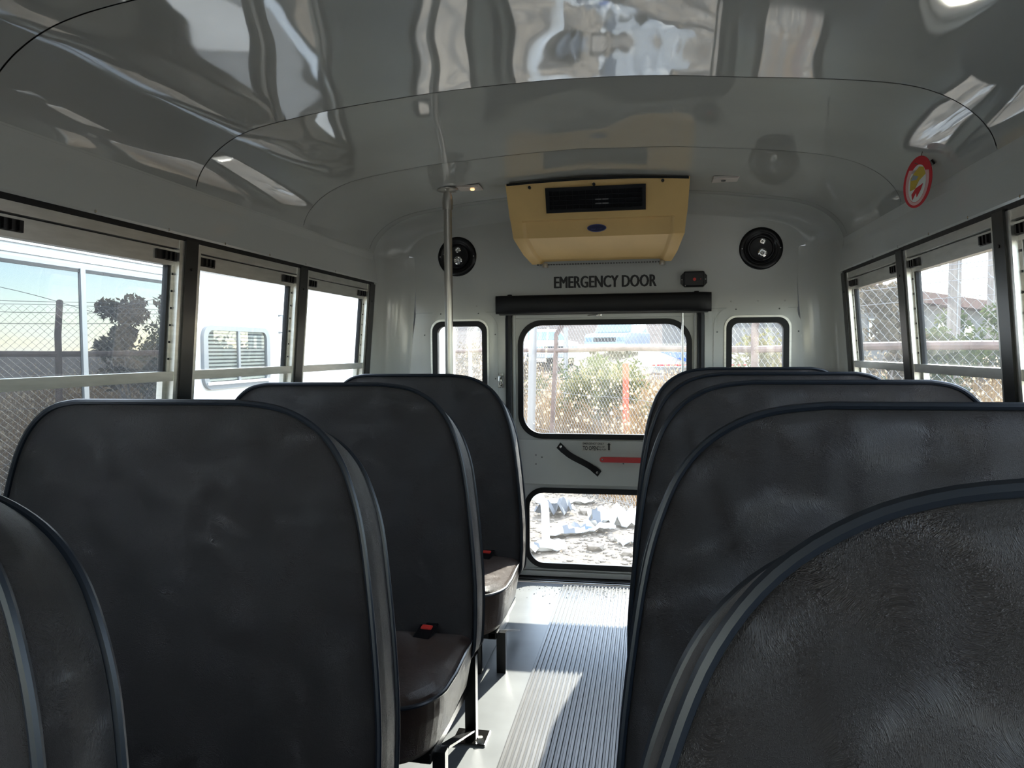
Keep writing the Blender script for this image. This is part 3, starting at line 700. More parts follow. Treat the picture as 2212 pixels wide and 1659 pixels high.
for x, z in ((-0.254,1.842),(0.016,1.844),(0.296,1.846)):
    MB().lathe([(0,-0.008),(0.005,-0.008),(0.0065,-0.004),(0.0065,0.01)], 12, Vector((x, 3.1515, z-0.018))-o3, 'Y').build('screw', 'black_plastic', ac)
# oval badge
bc = Vector((0.022, 3.2385, 1.659)); bd_rot = math.radians(-16)
mb = MB()
def bp_(a, b, h): return Vector((bc.x + a, bc.y - h + 0.30*(-b), bc.z + b)) - o3
ov = [(0.041*math.cos(2*math.pi*k/32), 0.0155*math.sin(2*math.pi*k/32)) for k in range(32)]
mb.prism(ov, -0.004, 0.0035, bp_); bd = mb.build('badge', 'badge_blue', ac)
mb = MB(); ring(mb, [(a*0.93, b*0.86) for a, b in ov], ov, 0.0035, 0.0042, bp_); mb.build('badge_rim', 'badge_text', bd)
tx = text_obj('badge_lettering', 'Carrier', 'badge_text', 0.018, bd, bp_(0, -0.0055, 0.0045), (math.radians(90-16.7), 0, 0), 1.0, 0.0003, 'CENTER', 0.0002)
for x in (-0.232, 0.300):
    MB().lathe([(0.0,-0.012),(0.013,-0.010),(0.014,0.004),(0.010,0.012)], 16, Vector((x, 3.475, 1.532))-o3).build('drain_elbow', 'steel', ac, smooth=True)
mb = MB()
for k in range(46):
    x = -0.27 + k*0.0125; mb.box(Vector((x, 3.468, 1.5335))-o3, Vector((x+0.008, 3.482, 1.5385))-o3)
mb.build('serrated_edge', 'seam_dark', ac)
mb = MB(); rows = []
for k in range(17):
    x = -0.352+0.752*k/16; zc_ = 1.8535-0.085*x*x
    rows.append([Vector((x, 3.1485, zc_-0.0095))-o3, Vector((x, 3.1485, zc_))-o3, Vector((x, 3.158, zc_))-o3, Vector((x, 3.158, zc_-0.0095))-o3])
mb.grid(rows, closed=True).build('gasket_strip', 'black_rubber', ac)

# ------------------------------------------------------------------ grab pole
PX, PY = -0.604, 3.13
gp = empty('grab_pole', (PX, PY, 0.0), 'steel grab pole from floor to ceiling behind the left seats', 'pole')
zt = 1.826
MB().tube([(0,0,0.012),(0,0,0.9),(0,0,zt-0.055)], 0.0175, 16).build('tube', 'steel', gp, smooth=True)
MB().lathe([(0.0,zt-0.085),(0.0215,zt-0.085),(0.0225,zt-0.05),(0.021,zt-0.035),(0.016,zt-0.012)], 20).build('coupling', 'steel', gp, smooth=True)
fl = MB().lathe([(0.014,zt-0.012),(0.034,zt-0.008),(0.045,zt-0.003),(0.045,zt+0.003)], 28).build('ceiling_flange', 'steel', gp, smooth=True)
for a in (30, 150, 270):
    MB().lathe([(0.0,zt-0.010),(0.004,zt-0.009),(0.005,zt-0.005)], 10, (0.033*math.cos(math.radians(a)), 0.033*math.sin(math.radians(a)), 0)).build('flange_screw', 'chrome', fl)
MB().lathe([(0.045,0.0),(0.045,0.006),(0.022,0.016),(0.0175,0.03)], 28).build('floor_flange', 'steel', gp, smooth=True)

# ------------------------------------------------------------------ small ceiling lamps
def dome(x, y, lab, lit):
    zc = 1.865 - 0.052*abs(x)**2*1.9
    L = empty('ceiling_lamp', (x, y, zc), lab, 'lamp')
    MB().box((-0.052,-0.045,-0.007), (0.052,0.045,0.002), 0.004).build('lens', 'lens_clear', L)
    MB().box((-0.045,-0.046,-0.010), (0.045,-0.036,-0.006), 0.002).build('clip', 'lens_clear', L)
    MB().lathe([(0,-0.0135),(0.008,-0.012),(0.010,-0.007)], 14, (0.012 if lit else -0.008, 0.004, 0)).build('bulb_window', 'lamp_glow' if lit else 'seam_dark', L, smooth=True)
dome(-0.515, 3.16, 'small clear ceiling lamp glowing orange beside the grab pole top', True)
dome(0.548, 3.20, 'small unlit clear ceiling lamp beyond the tan air conditioner', False)

# ------------------------------------------------------------------ hanging oval tag and magnet
ht = empty('hanging_tag', (1.022, 2.385, 1.700), 'red and white oval cardboard tag hanging from the ceiling', 'tag')
ang = math.radians(62)
ca, sa = math.cos(ang), math.sin(ang)
def TP(a, b, h): # a across, b up, h out of the face
    a2 = a*math.cos(0.16) - b*math.sin(-0.16); b2 = a*math.sin(-0.16) + b*math.cos(0.16)
    return (a2*ca - h*sa - 0.012, a2*sa*-1 - h*ca, b2 - 0.078)
def oval(rx, rz, cx0=0, cz0=0, n_=36, a0=0, a1=360): return [(cx0+rx*math.cos(math.radians(a0+(a1-a0)*k/n_)), cz0+rz*math.sin(math.radians(a0+(a1-a0)*k/n_))) for k in range(n_)]
cardo = MB().prism(oval(0.050, 0.074), -0.001, 0.001, TP).build('card', 'tag_red', ht)
for s_ in (1, -1):
    h0 = 0.0012*s_
    def pr(name, poly, mat, e): MB().prism(poly, h0, h0+0.0003*e*s_, TP).build(name, mat, cardo)
    mb = MB(); ring(mb, oval(0.031, 0.055, 0, -0.004, 24, 150, 400), oval(0.041, 0.067, 0, 0, 24, 150, 400), h0, h0+0.0003*s_, TP); mb.f = mb.f; mb.build('border_print', 'tag_pink', cardo)
    pr('field_print', oval(0.0305, 0.0535, 0, -0.004), 'tag_white', 1)
    pr('yellow_print', [(-0.022,-0.026),(-0.004,-0.020),(0.006,0.004),(0.026,0.022),(0.016,0.042),(0.0,0.044),(-0.014,0.028),(-0.026,0.010)], 'tag_yellow', 2)
    pr('grey_print', [(-0.024,0.004),(-0.004,0.006),(0.002,0.016),(-0.018,0.020)], 'tag_grey', 3)
    pr('red_print', [(-0.008,-0.052),(0.002,-0.030),(0.006,-0.044),(0.016,-0.024),(0.022,-0.004),(0.012,-0.010),(-0.002,-0.018),(-0.014,-0.036)], 'tag_red', 3)
MB().tube([(0,0,0.012),(-0.004,0.0,-0.006),(-0.008,0.0,-0.026)], 0.0011, 5).build('hanger', 'string', ht)
MB().tube([(-0.010,0.0,-0.028),(-0.022,-0.004,-0.024)], 0.0011, 5).build('hanger_tail', 'string', ht)
mg = MB().box((-0.0075,-0.012,-0.004), (0.0075,0.012,0.003), 0.001).build('magnet', 'black_plastic', None)
mg.location = (1.0475, 2.385, 1.676); mg.rotation_euler = (0, math.radians(55), math.radians(0)); tag(mg, 'small black magnet stuck on the ceiling beside the hanging tag', 'magnet')

# ------------------------------------------------------------------ ribbed aisle mat
am = empty('aisle_mat', (0.0, 0.3, 0.0), 'dark ribbed rubber runner along the aisle floor', 'mat')
MB().box((-0.168,-2.6,0.0), (0.168,3.27,0.003)).build('backing', 'mat_rubber', am)
rib0 = None
for k in range(20):
    x = -0.168+0.0084 + k*0.01680
    if rib0 is None:
        rib0 = MB().prism([(-0.0056,0.003),(-0.0036,0.0078),(0.0036,0.0078),(0.0056,0.003)], -2.6, 3.27, lambda a, b, h: (a, h, b)).build('rib', 'rib_rubber', am); rib0.location.x = x
    else:
        r = rib0.copy(); col.objects.link(r); r.location.x = x

# broken glass crumbs by the door
mb = MB(); rs = random.Random(3)
for k in range(420):
    x = rs.gauss(0.02, 0.22); y = 3.56 - abs(rs.gauss(0, 0.10))
    if not -0.44 < x < 0.46 or y < 3.15: continue
    s_ = rs.uniform(0.0015, 0.0055); z0 = 0.009 if (abs(x) < 0.17 and y < 3.57) else 0.0005
    p = [(x+s_*rs.uniform(-1, 1), y+s_*rs.uniform(-1, 1), z0) for _ in range(3)] + [(x, y, z0+s_*0.8)]
    mb.add(p, [(0,1,2),(0,1,3),(1,2,3),(2,0,3)])
tag(mb.build('glass_crumbs', 'shard'), 'white crumbs of broken glass on the floor by the door', 'debris', kind='stuff')

# ------------------------------------------------------------------ bus seats (facing the camera, to the front of the bus)
LEAN = 0.105          # how far the backrest leans rearward per metre of height
def seat_outline(wid, top, bot):
    """backrest outline, aisle edge at x = 0, window edge at x = wid; returns a closed loop (x, z)"""
    dx = [(0.30,0.0),(0.23,-0.008),(0.175,-0.026),(0.125,-0.060),(0.088,-0.108),(0.062,-0.170),(0.042,-0.245),(0.024,-0.36),(0.008,-0.50),(0.0,-0.62)]
    h = top - bot
    dn = [(0.002,bot+0.055),(0.012,bot+0.022),(0.035,bot+0.004),(0.08,bot)]
    a = [(x, top+z) for x, z in dx if top+z > bot+0.06] + dn
    a = smooth_curve(a, 4)
    b = [(wid-x*0.62, z) for x, z in reversed(a)]
    return a + b
def make_seat(wid, top, mirror, name):
    """origin on the floor below the aisle edge of the backrest front; +x runs to the window"""
    root = empty('bus_seat', (0,0,0))
    bot = 0.245; TH = 0.110
    sx = -1 if mirror else 1
    L = seat_outline(wid, top, bot); cxm, czm = wid/2, (top+bot)/2
    NL = len(L)
    def Pt(x, z, d): return (sx*x, (z-top)*LEAN + d, z)
    def inset(i_, s_):
        a = Vector(L[i_-1]); b = Vector(L[(i_+1) % NL]); t = (b-a)
        if t.length < 1e-9: t = Vector((1, 0))
        t.normalize(); nn = Vector((-t.y, t.x)); c = Vector((cxm, czm)) - Vector(L[i_])
        if nn.dot(c) < 0: nn = -nn
        return Vector(L[i_]) + nn*s_
    def loop(s_, d):
        out = []
        for i in range(NL):
            q = inset(i, s_); k_ = max(0.0, (q.y-(top-0.25))/0.25)
            out.append(Pt(q.x, q.y - (0.040*k_+0.008)*max(0.0, d)/TH, d))
        return out
    def cen(s_, d):  return [Pt(cxm + (L[i][0]-cxm)*s_, czm + (L[i][1]-czm)*s_, d) for i in range(NL)]
    # front and rear covers are slightly puffed, a band runs round the edge
    front = [loop(0.0, 0.006), loop(0.006, 0.001), loop(0.02, -0.004), cen(0.78, -0.012), cen(0.5, -0.014), cen(0.2, -0.014), cen(0.0, -0.014)]
    fr = MB().grid(front, closed=True); fo = fr.build('backrest_cover', 'brown_vinyl', root, smooth=60)
    back = [loop(0.0, TH-0.006), loop(0.006, TH-0.001), loop(0.02, TH+0.003), cen(0.78, TH+0.008), cen(0.5, TH+0.009), cen(0.0, TH+0.009)]
    MB().grid(back, closed=True).build('backrest_rear_cover', 'brown_vinyl', root, smooth=60)
    band = [loop(0.0, 0.006), loop(-0.004, 0.014), loop(-0.007, TH*0.35), loop(-0.007, TH*0.65), loop(-0.004, TH-0.014), loop(0.0, TH-0.006)]
    MB().grid(band, closed=True).build('backrest_band', 'brown_vinyl', root, smooth=60)
    MB().tube(loop(-0.003, 0.003), 0.0062, 8, closed=True).build('front_piping', 'piping_navy', root, smooth=True)
    MB().tube(loop(-0.003, TH-0.003), 0.0062, 8, closed=True).build('rear_piping', 'piping_navy', root, smooth=True)
    # cushion: plan outline with a large rounded front corner on the aisle side
    yb = (0.32-top)*LEAN - 0.006; yf = yb - 0.43
    plan = [(0.004, yb), (0.002, yb-0.10), (-0.004, yb-0.22)]
    plan += [(0.10-0.104*math.cos(a), yf+0.14-0.14*math.sin(a)) for a in [math.radians(10+k*10) for k in range(9)]]
    plan += [(wid*0.5, yf-0.006)] + [(wid-0.10+0.10*math.sin(a), yf+0.14-0.14*math.cos(a)) for a in [math.radians(k*10) for k in range(10)]] + [(wid, yb-0.10), (wid, yb)]
    NP = len(plan); pc = Vector((wid/2, (yb+yf)/2))
    def cl(s_, z, q=0.0):
        out = []
        for x, y in plan:
            p = pc + (Vector((x, y))-pc)*s_; slope = 0.004*((yb-p.y)/0.43)
            out.append((sx*p.x, p.y, z + slope + q))
        return out
    zt_ = 0.312
    body = [cl(0.86, 0.160), cl(0.93, 0.166), cl(0.965, 0.185), cl(0.995, 0.26), cl(1.0, zt_-0.004)]
    MB().grid(body, closed=True).build('cushion_boxing', 'brown_vinyl_cushion', root, smooth=60)
    MB().grid([cl(1.0, zt_-0.002), cl(0.985, zt_+0.010), cl(0.94, zt_+0.022), cl(0.8, zt_+0.034), cl(0.5, zt_+0.040), cl(0.0, zt_+0.040)], closed=True).build('cushion_top', 'brown_vinyl_cushion', root, smooth=60)
    MB().grid([cl(0.86, 0.160), cl(0.0, 0.157)], closed=True).build('cushion_base', 'black_paint', root)
    MB().tube([(x, y, z) for x, y, z in cl(1.004, zt_-0.001)], 0.0055, 8, closed=True).build('cushion_piping', 'piping_navy', root, smooth=True)
    # frame
    fy0, fy1 = yf+0.10, yb+0.03
    for x in (0.045, wid-0.06):
        MB().box((min(sx*(x-0.016), sx*(x+0.016)), fy0, 0.132), (max(sx*(x-0.016), sx*(x+0.016)), fy1+0.03, 0.160), 0.004).build('side_rail', 'black_paint', root)
    MB().box((min(sx*0.03, sx*(wid-0.04)), fy0, 0.133), (max(sx*0.03, sx*(wid-0.04)), fy0+0.03, 0.159), 0.004).build('front_rail', 'black_paint', root)
    def leg(name, yt, ybm, wdt=0.018, plate=True, rearleg=False):
        mb = MB(); rows = []
        for z, y in ((0.006 if plate else 0.0, ybm), (0.25 if rearleg else 0.145, yt)):
            rows.append([(sx*(0.02-wdt*0.9), y-0.014, z), (sx*(0.02+wdt*0.9), y-0.014, z), (sx*(0.02+wdt*0.9), y+0.014, z), (sx*(0.02-wdt*0.9), y+0.014, z)])
        mb.grid(rows, closed=True); mb.f += [(3,2,1,0), (4,5,6,7)]
        o = mb.build(name, 'black_paint', root)
        if plate:
            mb = MB().box((min(sx*-0.03, sx*0.07), ybm-0.045, 0.0), (max(sx*-0.03, sx*0.07), ybm+0.042, 0.007), 0.003); p = mb.build('foot_plate', 'chrome', o)
            for q in (-0.028, 0.028):
                MB().lathe([(0.0,0.020),(0.009,0.019),(0.011,0.012),(0.013,0.007)], 6, (sx*(0.02+q*1.1), ybm-0.024, 0)).build('bolt', 'steel', o)
        return o
    yr_ = (0.26-top)*LEAN + 0.055
    if name != 'wheelhouse': leg('leg', yr_, yr_, rearleg=True)
    leg('leg', yf+0.15, yf+0.15, plate=name != 'wheelhouse')
    MB().add([(sx*0.006, yr_-0.02, 0.03), (sx*0.034, yr_-0.02, 0.03), (sx*0.034, yr_-0.006, 0.03), (sx*0.006, yr_-0.006, 0.03),
              (sx*0.006, yf+0.17, 0.135), (sx*0.034, yf+0.17, 0.135), (sx*0.034, yf+0.19, 0.135), (sx*0.006, yf+0.19, 0.135)],
             [(3,2,1,0),(4,5,6,7),(0,1,5,4),(1,2,6,5),(2,3,7,6),(3,0,4,7)]).build('diagonal_brace', 'black_paint', root)
    # wall-side support
    if name != 'wheelhouse': MB().box((min(sx*(wid-0.08), sx*wid), yf+0.12, 0.0), (max(sx*(wid-0.08), sx*wid), yb, 0.132), 0.004).build('wall_bracket', 'black_paint', root)
    # belt buckle lying at the back of the cushion
    bx = 0.125; by = yb-0.055; bz_ = zt_+0.022
    rm = Matrix.Translation((sx*bx, by, bz_)) @ Matrix.Rotation(math.radians(14), 4, 'X') @ Matrix.Rotation(sx*math.radians(6), 4, 'Z')
    def bb(name, lo, hi, mat, bev, par):
        m_ = MB().box(lo, hi, bev); m_.v = [tuple(rm @ Vector(p)) for p in m_.v]; return m_.build(name, mat, par)
    bk = bb('belt_buckle', (-0.026,-0.036,0.0), (0.026,0.034,0.024), 'black_plastic', 0.005, root)
    bb('release_button', (-0.016,0.008,0.021), (0.016,0.027,0.0275), 'red_plastic', 0.003, bk)
    bb('belt_stalk', (-0.018,0.026,0.004), (0.018,0.085,0.012), 'black_pad', 0.002, bk)
    return root
XL, XR_ = -0.252, 0.196
left_w, right_w = 0.846, 0.898
s3 = make_seat(left_w, 1.040, True, 'wheelhouse'); sl = make_seat(left_w, 1.040, True, 'l'); sr = make_seat(right_w, 1.055, False, 'r')
LEFT = [(2.93, 'dark vinyl bus seat on the left, rearmost, beside the grab pole'),
        (2.13, 'dark vinyl bus seat on the left, second from the rear door'),
        (1.345, 'dark vinyl bus seat on the left, third from the rear door'),
        (0.600, 'dark vinyl bus seat on the left, fourth from the rear door')]
RIGHT = [(3.30, 'dark vinyl bus seat on the right, rearmost, against the rear wall'),
         (2.62, 'dark vinyl bus seat on the right, second from the rear wall'),
         (1.95, 'dark vinyl bus seat on the right, third from the rear wall'),
         (1.15, 'dark vinyl bus seat on the right, fourth from the rear wall'),
         (0.50, 'dark vinyl bus seat on the right, fifth from the rear wall')]
for i, (y, lab) in enumerate(LEFT):
    o = s3 if i == 0 else (sl if i == 1 else copy_tree(sl))
    o.location = (XL - (0.018 if i == 3 else 0), y, 0); tag(o, lab, 'seat', 'bus seats on the left of the aisle')
for i, (y, lab) in enumerate(RIGHT):
    o = sr if i == 0 else copy_tree(sr)
    o.location = (XR_, y, 0); tag(o, lab, 'seat', 'bus seats on the right of the aisle')

# wheel housing under the rear left seats
wh = MB().box((-1.135, 2.52, 0.0), (-0.335, 3.06, 0.125), 0.012).build('wheel_housing', 'black_paint'); tag(wh, 'low black wheel housing box under the rear left seat', 'wheel housing')

# ------------------------------------------------------------------ front end of the bus behind the camera
fw = empty('wall_front', (0, YF, 0), 'front bulkhead of the bus with a wide windshield opening', 'wall', kind='structure')
fo_ = [(-1.19,-0.35),(-1.19,0.5),(-1.118,1.46),(-1.118,1.68),(-1.02,1.86),(-0.7,1.93),(0,1.96),(0.7,1.93),(1.02,1.86),(1.118,1.68),(1.118,1.46),(1.19,0.5),(1.19,-0.35)]
holed(fo_, [rrect(-0.85, 0.85, 0.70, 1.22, 0.08)], lambda a, b: (a, 0, b)).build('bulkhead_sheet', 'paint', fw)
MB().prism(rrect(-0.87, 0.87, 0.68, 1.24, 0.08), -0.02, -0.015, lambda a, b, h: (a, h, b)).build('windshield', 'side_glass', fw)

# ==================================================================== OUTSIDE
FLINE = ((2.6, 4.75), (-0.6, 9.45))      # two points of the fence line behind the bus
fd = Vector((FLINE[1][0]-FLINE[0][0], FLINE[1][1]-FLINE[0][1])); fd.normalize()
def fpt(s_): return Vector((FLINE[0][0], FLINE[0][1])) + fd*s_
def ground_z(x, y):
    # lot is level, the bank beyond the fence climbs, a hill stands behind it
    d = y + 0.45*max(x, 0) - 12.0
    z = GZ
    if d > 0: z += 0.066*d
    if d > 28:
        k = max(0.0, min(1.0, (9.0 - x)/8.0)); k = k*k*(3-2*k)
        q = min(d-28, 32.0); z += k*(0.36*q - 0.004*q*q) - (1-k)*0.066*max(0, d-28)
    return z + (0.03*noise.noise(Vector((x*0.8, y*0.8, 0))) if y > 3 else 0)
mb = MB(); xs_ = [-60+4*i for i in range(15)] + [-2+0.5*i for i in range(13)] + [6+4*i for i in range(16)]
xs_ = sorted(set(xs_)); ys_ = [-40,-30,-20,-12,-6,-2] + [0.5*i for i in range(0, 32)] + [17+2*i for i in range(34)]
mb.grid([[(x, y, ground_z(x, y)) for x in xs_] for y in ys_])
gd = mb.build('ground', 'gravel', smooth=True); tag(gd, 'sunlit gravel lot behind and around the bus', 'ground', kind='structure')
gd.data.materials.append(MATS['dirt'])
for p in gd.data.polygons:
    c = p.center
    if c.y + 0.45*max(c.x, 0) > 13.0: p.material_index = 1

# loose stones behind the bus: the larger ones singly, the rest as stuff
rs = random.Random(11)
def stone_mesh(seed):
    bm = bmesh.new(); bmesh.ops.create_icosphere(bm, subdivisions=1, radius=1)
    r_ = random.Random(seed)
    for v in bm.verts: v.co *= r_.uniform(0.75, 1.15)
    return MB().from_bm(bm)
protos = [stone_mesh(i) for i in range(5)]
mb = MB()
for k in range(5200):
    y = rs.uniform(5.0, 11.8); x = rs.uniform(-2.2, 2.0); s_ = 0.012 + 0.028*rs.random()**2
    z = ground_z(x, y); a = rs.uniform(0, 6.28); pr_ = protos[k % 5]; c, d = math.cos(a), math.sin(a)
    mb.add([(x+s_*(p[0]*c-p[1]*d), y+s_*(p[0]*d+p[1]*c), z+s_*0.6*p[2]) for p in pr_.v], pr_.f)
tag(mb.build('gravel_stones', 'stone', fix=False), 'loose pale gravel stones behind the bus', 'gravel', kind='stuff')
base = [pm.build('rock', 'stone', None, smooth=True) for pm in protos]
first = True
for k, (x, y, s_) in enumerate([(0.28,7.9,0.12),(0.30,7.2,0.10),(-0.45,8.5,0.09),(-0.25,8.55,0.10),(0.15,8.25,0.08),(-0.25,6.9,0.08),(0.05,6.75,0.07)]):
    o = base[k] if k < 5 else base[k-5].copy()
    if k >= 5: col.objects.link(o)
    o.location = (x, y, ground_z(x, y)+s_*0.25); o.scale = (s_*1.2, s_, s_*0.6); o.rotation_euler.z = k*1.3
    tag(o, ('largest flat grey rock, beside the standing white plastic sheet', 'grey rock in the gravel beside the torn white paper', 'small grey rock between the white sheet and the grey wrapper',
            'flat grey rock just behind the standing white plastic sheet', 'small grey rock at the foot of the fence behind the white sheet',
            'small grey rock in the gravel in front of the long white sack', 'smallest grey rock, in front of the torn white paper')[k], 'rock', 'rocks in the gravel')

# trash on the gravel
def crumpled(name, x, y, sx_, sy_, sz_, rot, seed, mat, lab, prints=()):
    r_ = random.Random(seed); nx, ny = 12, 8; rows = []
    for i in range(nx+1):
        row = []
        for j in range(ny+1):
            u_, v_ = i/nx-0.5, j/ny-0.5
            h = abs(noise.noise(Vector((u_*4.5+seed, v_*4.5, seed*0.7))))*1.5 + 0.25*abs(noise.noise(Vector((u_*11, v_*11+seed, 2))))
            px_ = u_*sx_*(1+0.25*noise.noise(Vector((v_*4, seed, 1)))); py_ = v_*sy_*(1+0.3*noise.noise(Vector((u_*4, seed, 5))))
            row.append((px_, py_, 0.012+h*sz_))
        rows.append(row)
    root = empty(name, (x, y, ground_z(x, y)), lab, 'litter', 'litter behind the bus'); root.rotation_euler.z = rot
    MB().grid(rows).build('sheet', mat, root, smooth=25)
    MB().grid([[(p[0]*0.96, p[1]*0.96, p[2]-0.008) for p in r2] for r2 in rows]).build('underside', mat, root, smooth=25)
    for (i0, i1, j0, j1, m2) in prints:
        MB().grid([[(rows[i][j][0], rows[i][j][1], rows[i][j][2]+0.004) for j in range(j0, j1+1)] for i in range(i0, i1+1)]).build('print', m2, root, smooth=25)
    return root
crumpled('plastic_sheet', -0.10, 8.0, 0.58, 0.36, 0.22, 0.4, 3, 'trash_white', 'white crumpled plastic sheet standing up on the gravel', ((0,2,0,5,'trash_grey'),))
crumpled('plastic_bag', -0.46, 7.50, 0.75, 0.24, 0.11, 0.55, 8, 'trash_white', 'long white plastic sack with dark print on the gravel', ((3,5,1,3,'trash_grey'),(7,8,0,3,'print_blue'),(5,8,5,7,'trash_grey')))
crumpled('plastic_wrapper', -0.78, 8.35, 0.42, 0.30, 0.16, 1.0, 5, 'trash_grey', 'crumpled grey plastic wrapper on the gravel', ((2,5,2,5,'trash_white'),))
crumpled('torn_paper', 0.03, 7.15, 0.22, 0.18, 0.07, 2.1, 12, 'trash_white', 'small torn white paper on the gravel beside rocks', ((4,6,2,5,'trash_grey'),))
crumpled('feed_sack', -0.80, 6.80, 0.55, 0.28, 0.10, 0.5, 15, 'trash_white', 'white sack with printed numbers under the leaning white pipe', ((2,4,2,4,'trash_grey'),(6,8,2,4,'trash_grey')))
crumpled('white_board', -0.75, 9.0, 0.7, 0.2, 0.05, 0.1, 21, 'trash_white', 'white broken board lying before the weeds', ())
wp = MB().tube([(-0.735,7.13,GZ-0.02),(-0.74,7.14,GZ+0.28),(-0.75,7.15,GZ+0.38),(-0.785,7.16,GZ+0.43),(-0.90,7.17,GZ+0.44)], 0.04, 12).build('white_pipe', 'white_body', None, smooth=True)
tag(wp, 'bent white plastic pipe standing on the gravel behind the bus', 'pipe')

# ------------------------------------------------------------------ chain link fence
fence = empty('chain_link_fence', (fpt(0).x, fpt(0).y, GZ), 'rusty chain link fence with barbed wire behind the bus', 'fence')
fo3 = Vector(fence.location)
FS0, FS1 = -9.0, 13.0
def FP(s_, z, d=0.0):
    p = fpt(s_); nrm = Vector((-fd.y, fd.x))
    return Vector((p.x + nrm.x*d, p.y + nrm.y*d, GZ+z)) - fo3
mb = MB(); P_ = 0.075; HT = 2.35; ns = int((FS1-FS0)/P_); nz = int(HT/(P_))
hw_ = 0.0021
for i in range(2*ns):
    pts = [FP(FS0 + i*P_*0.5 + (P_*0.52 if (j+i) % 2 else -P_*0.02), 0.03 + j*P_*0.5, 0.003 if (j+i) % 2 else -0.003) for j in range(2*nz+1)]
    t2 = Vector((fd.x, fd.y, 0))*hw_; n2 = Vector((-fd.y, fd.x, 0))*hw_       # thin three-sided wire along the zigzag
    mb.grid([[p-t2-n2*0.6, p+t2-n2*0.6, p+n2] for p in pts], closed=True)
tag(mb.build('wire_mesh', 'fence_wire', fence, fix=False), 'diamond wire mesh', kind='stuff')
MB().tube([FP(s_, 1.865+0.01*math.sin(s_*1.7)) for s_ in [FS0+0.5*k for k in range(int((FS1-FS0)/0.5)+1)]], 0.030, 8).build('pipe_rail', 'rust_pipe', fence, smooth=True)
for k, s_ in enumerate((-8.6,-5.0,-1.3,2.56,6.35,9.6,12.8)):
    lean = (0.02,-0.03,0.0,0.03,-0.22,0.03,0)[k]
    MB().tube([FP(s_-lean, 0.0), FP(s_, 1.9), FP(s_+0.0, 2.06), FP(s_+0.10, 2.42, -0.28)], 0.033, 10).build('post', 'rust_pipe' if k in (2, 3, 4) else 'fence_steel', fence, smooth=True)
for k in range(3):
    f_ = (k+1)/3
    MB().tube([FP(s_, 2.06+0.36*f_+0.012*math.sin(s_*2.2), -0.28*f_) for s_ in [FS0+0.4*q for q in range(int((FS1-FS0)/0.4)+1)]], 0.0028, 4).build('barbed_wire', 'fence_steel', fence)
for z in (0.10, 0.75, 1.30, 2.36):
    MB().tube([FP(s_, z+0.008*math.sin(s_*3)) for s_ in [FS0+0.4*q for q in range(int((FS1-FS0)/0.4)+1)]], 0.0026, 4).build('tension_wire', 'fence_steel', fence)
# loose strand looping between the posts
MB().tube([FP(s_, 2.30+0.30*abs(math.sin(s_*1.05)), -0.2) for s_ in [FS0+0.15*q for q in range(int((FS1-FS0)/0.15)+1)]], 0.003, 4).build('loose_wire', 'fence_steel', fence)

# leaning pipe and grey post in the weeds
gpst = MB().tube([(-1.35,10.05,GZ),(-1.28,10.05,GZ+2.5)], 0.055, 12).build('grey_post', 'fence_steel', None, smooth=True); tag(gpst, 'grey metal post standing in the dry weeds behind the fence', 'post')
rp = MB().tube([(-1.50,16.0,ground_z(-1.5,16)),(-1.49,16.0,1.62)], 0.05, 10).build('thin_post', 'fence_steel', None, smooth=True); tag(rp, 'thin grey post on the bank behind the rusty bent post', 'post')
op = MB().box((-0.05,-0.05,0), (0.05,0.05,1.62), 0.008).build('marker_post', 'orange_red'); op.location = (-0.12, 12.4, ground_z(-0.12, 12.4)); tag(op, 'short orange red marker post among the weeds', 'post')

# ------------------------------------------------------------------ weeds: dry grass behind the fence
rs = random.Random(5)
def behind(x, y):    # signed distance behind the fence line
    p = Vector((x, y)) - Vector(FLINE[0]); return -(p.x*(-fd.y) + p.y*fd.x)
mb = MB()
def blade(mb, x, y, z, h, w_, lean, az):
    dx, dy = math.cos(az), math.sin(az); px_, py_ = -dy*w_, dx*w_
    m_ = h*0.55
    mb.add([(x-px_, y-py_, z), (x+px_, y+py_, z), (x+dx*lean*0.3-px_*0.8, y+dy*lean*0.3-py_*0.8, z+m_), (x+dx*lean*0.3+px_*0.8, y+dy*lean*0.3+py_*0.8, z+m_), (x+dx*lean, y+dy*lean, z+h)],
           [(0,1,3,2), (2,3,4)])
cnt = 0
while cnt < 42000:
    y = rs.uniform(5.5, 21) if cnt % 3 else rs.uniform(9, 15); x = rs.uniform(-5.5, 9)
    p = Vector((x, y)) - Vector(FLINE[0]); sd = p.x*fd.y*1.0 - p.y*fd.x*1.0
    if sd < 0.05: 
        continue
    if x < 2.2 and sd < 0.12: continue
    dens = 0.5+0.5*noise.noise(Vector((x*0.5, y*0.5, 7)))
    if rs.random() > 0.35+dens: continue
    h = rs.uniform(0.35, 1.05)*(0.65+0.6*dens)
    if sd < 1.2: h *= 0.55
    blade(mb, x, y, ground_z(x, y), h, rs.uniform(0.003, 0.008), rs.uniform(0.02, 0.22), rs.uniform(0, 6.28)); cnt += 1
tag(mb.build('dry_grass', 'dry_grass', fix=False), 'tall tan dry grass growing behind the fence', 'grass', kind='stuff')
mb = MB(); cnt = 0
while cnt < 5200:
    y = rs.uniform(7, 19); x = rs.uniform(-4.5, 8)
    p = Vector((x, y)) - Vector(FLINE[0]); sd = p.x*fd.y - p.y*fd.x
    if sd < 0.3: continue
    z = ground_z(x, y) + rs.uniform(0.5, 1.35); s_ = rs.uniform(0.008, 0.022); a = rs.uniform(0, 6.28)
    mb.add([(x-s_, y, z), (x+s_, y, z), (x+s_*0.5, y+s_*0.3, z+s_*2.2), (x-s_*0.6, y-s_*0.2, z+s_*1.8)], [(0,1,2,3)]); cnt += 1
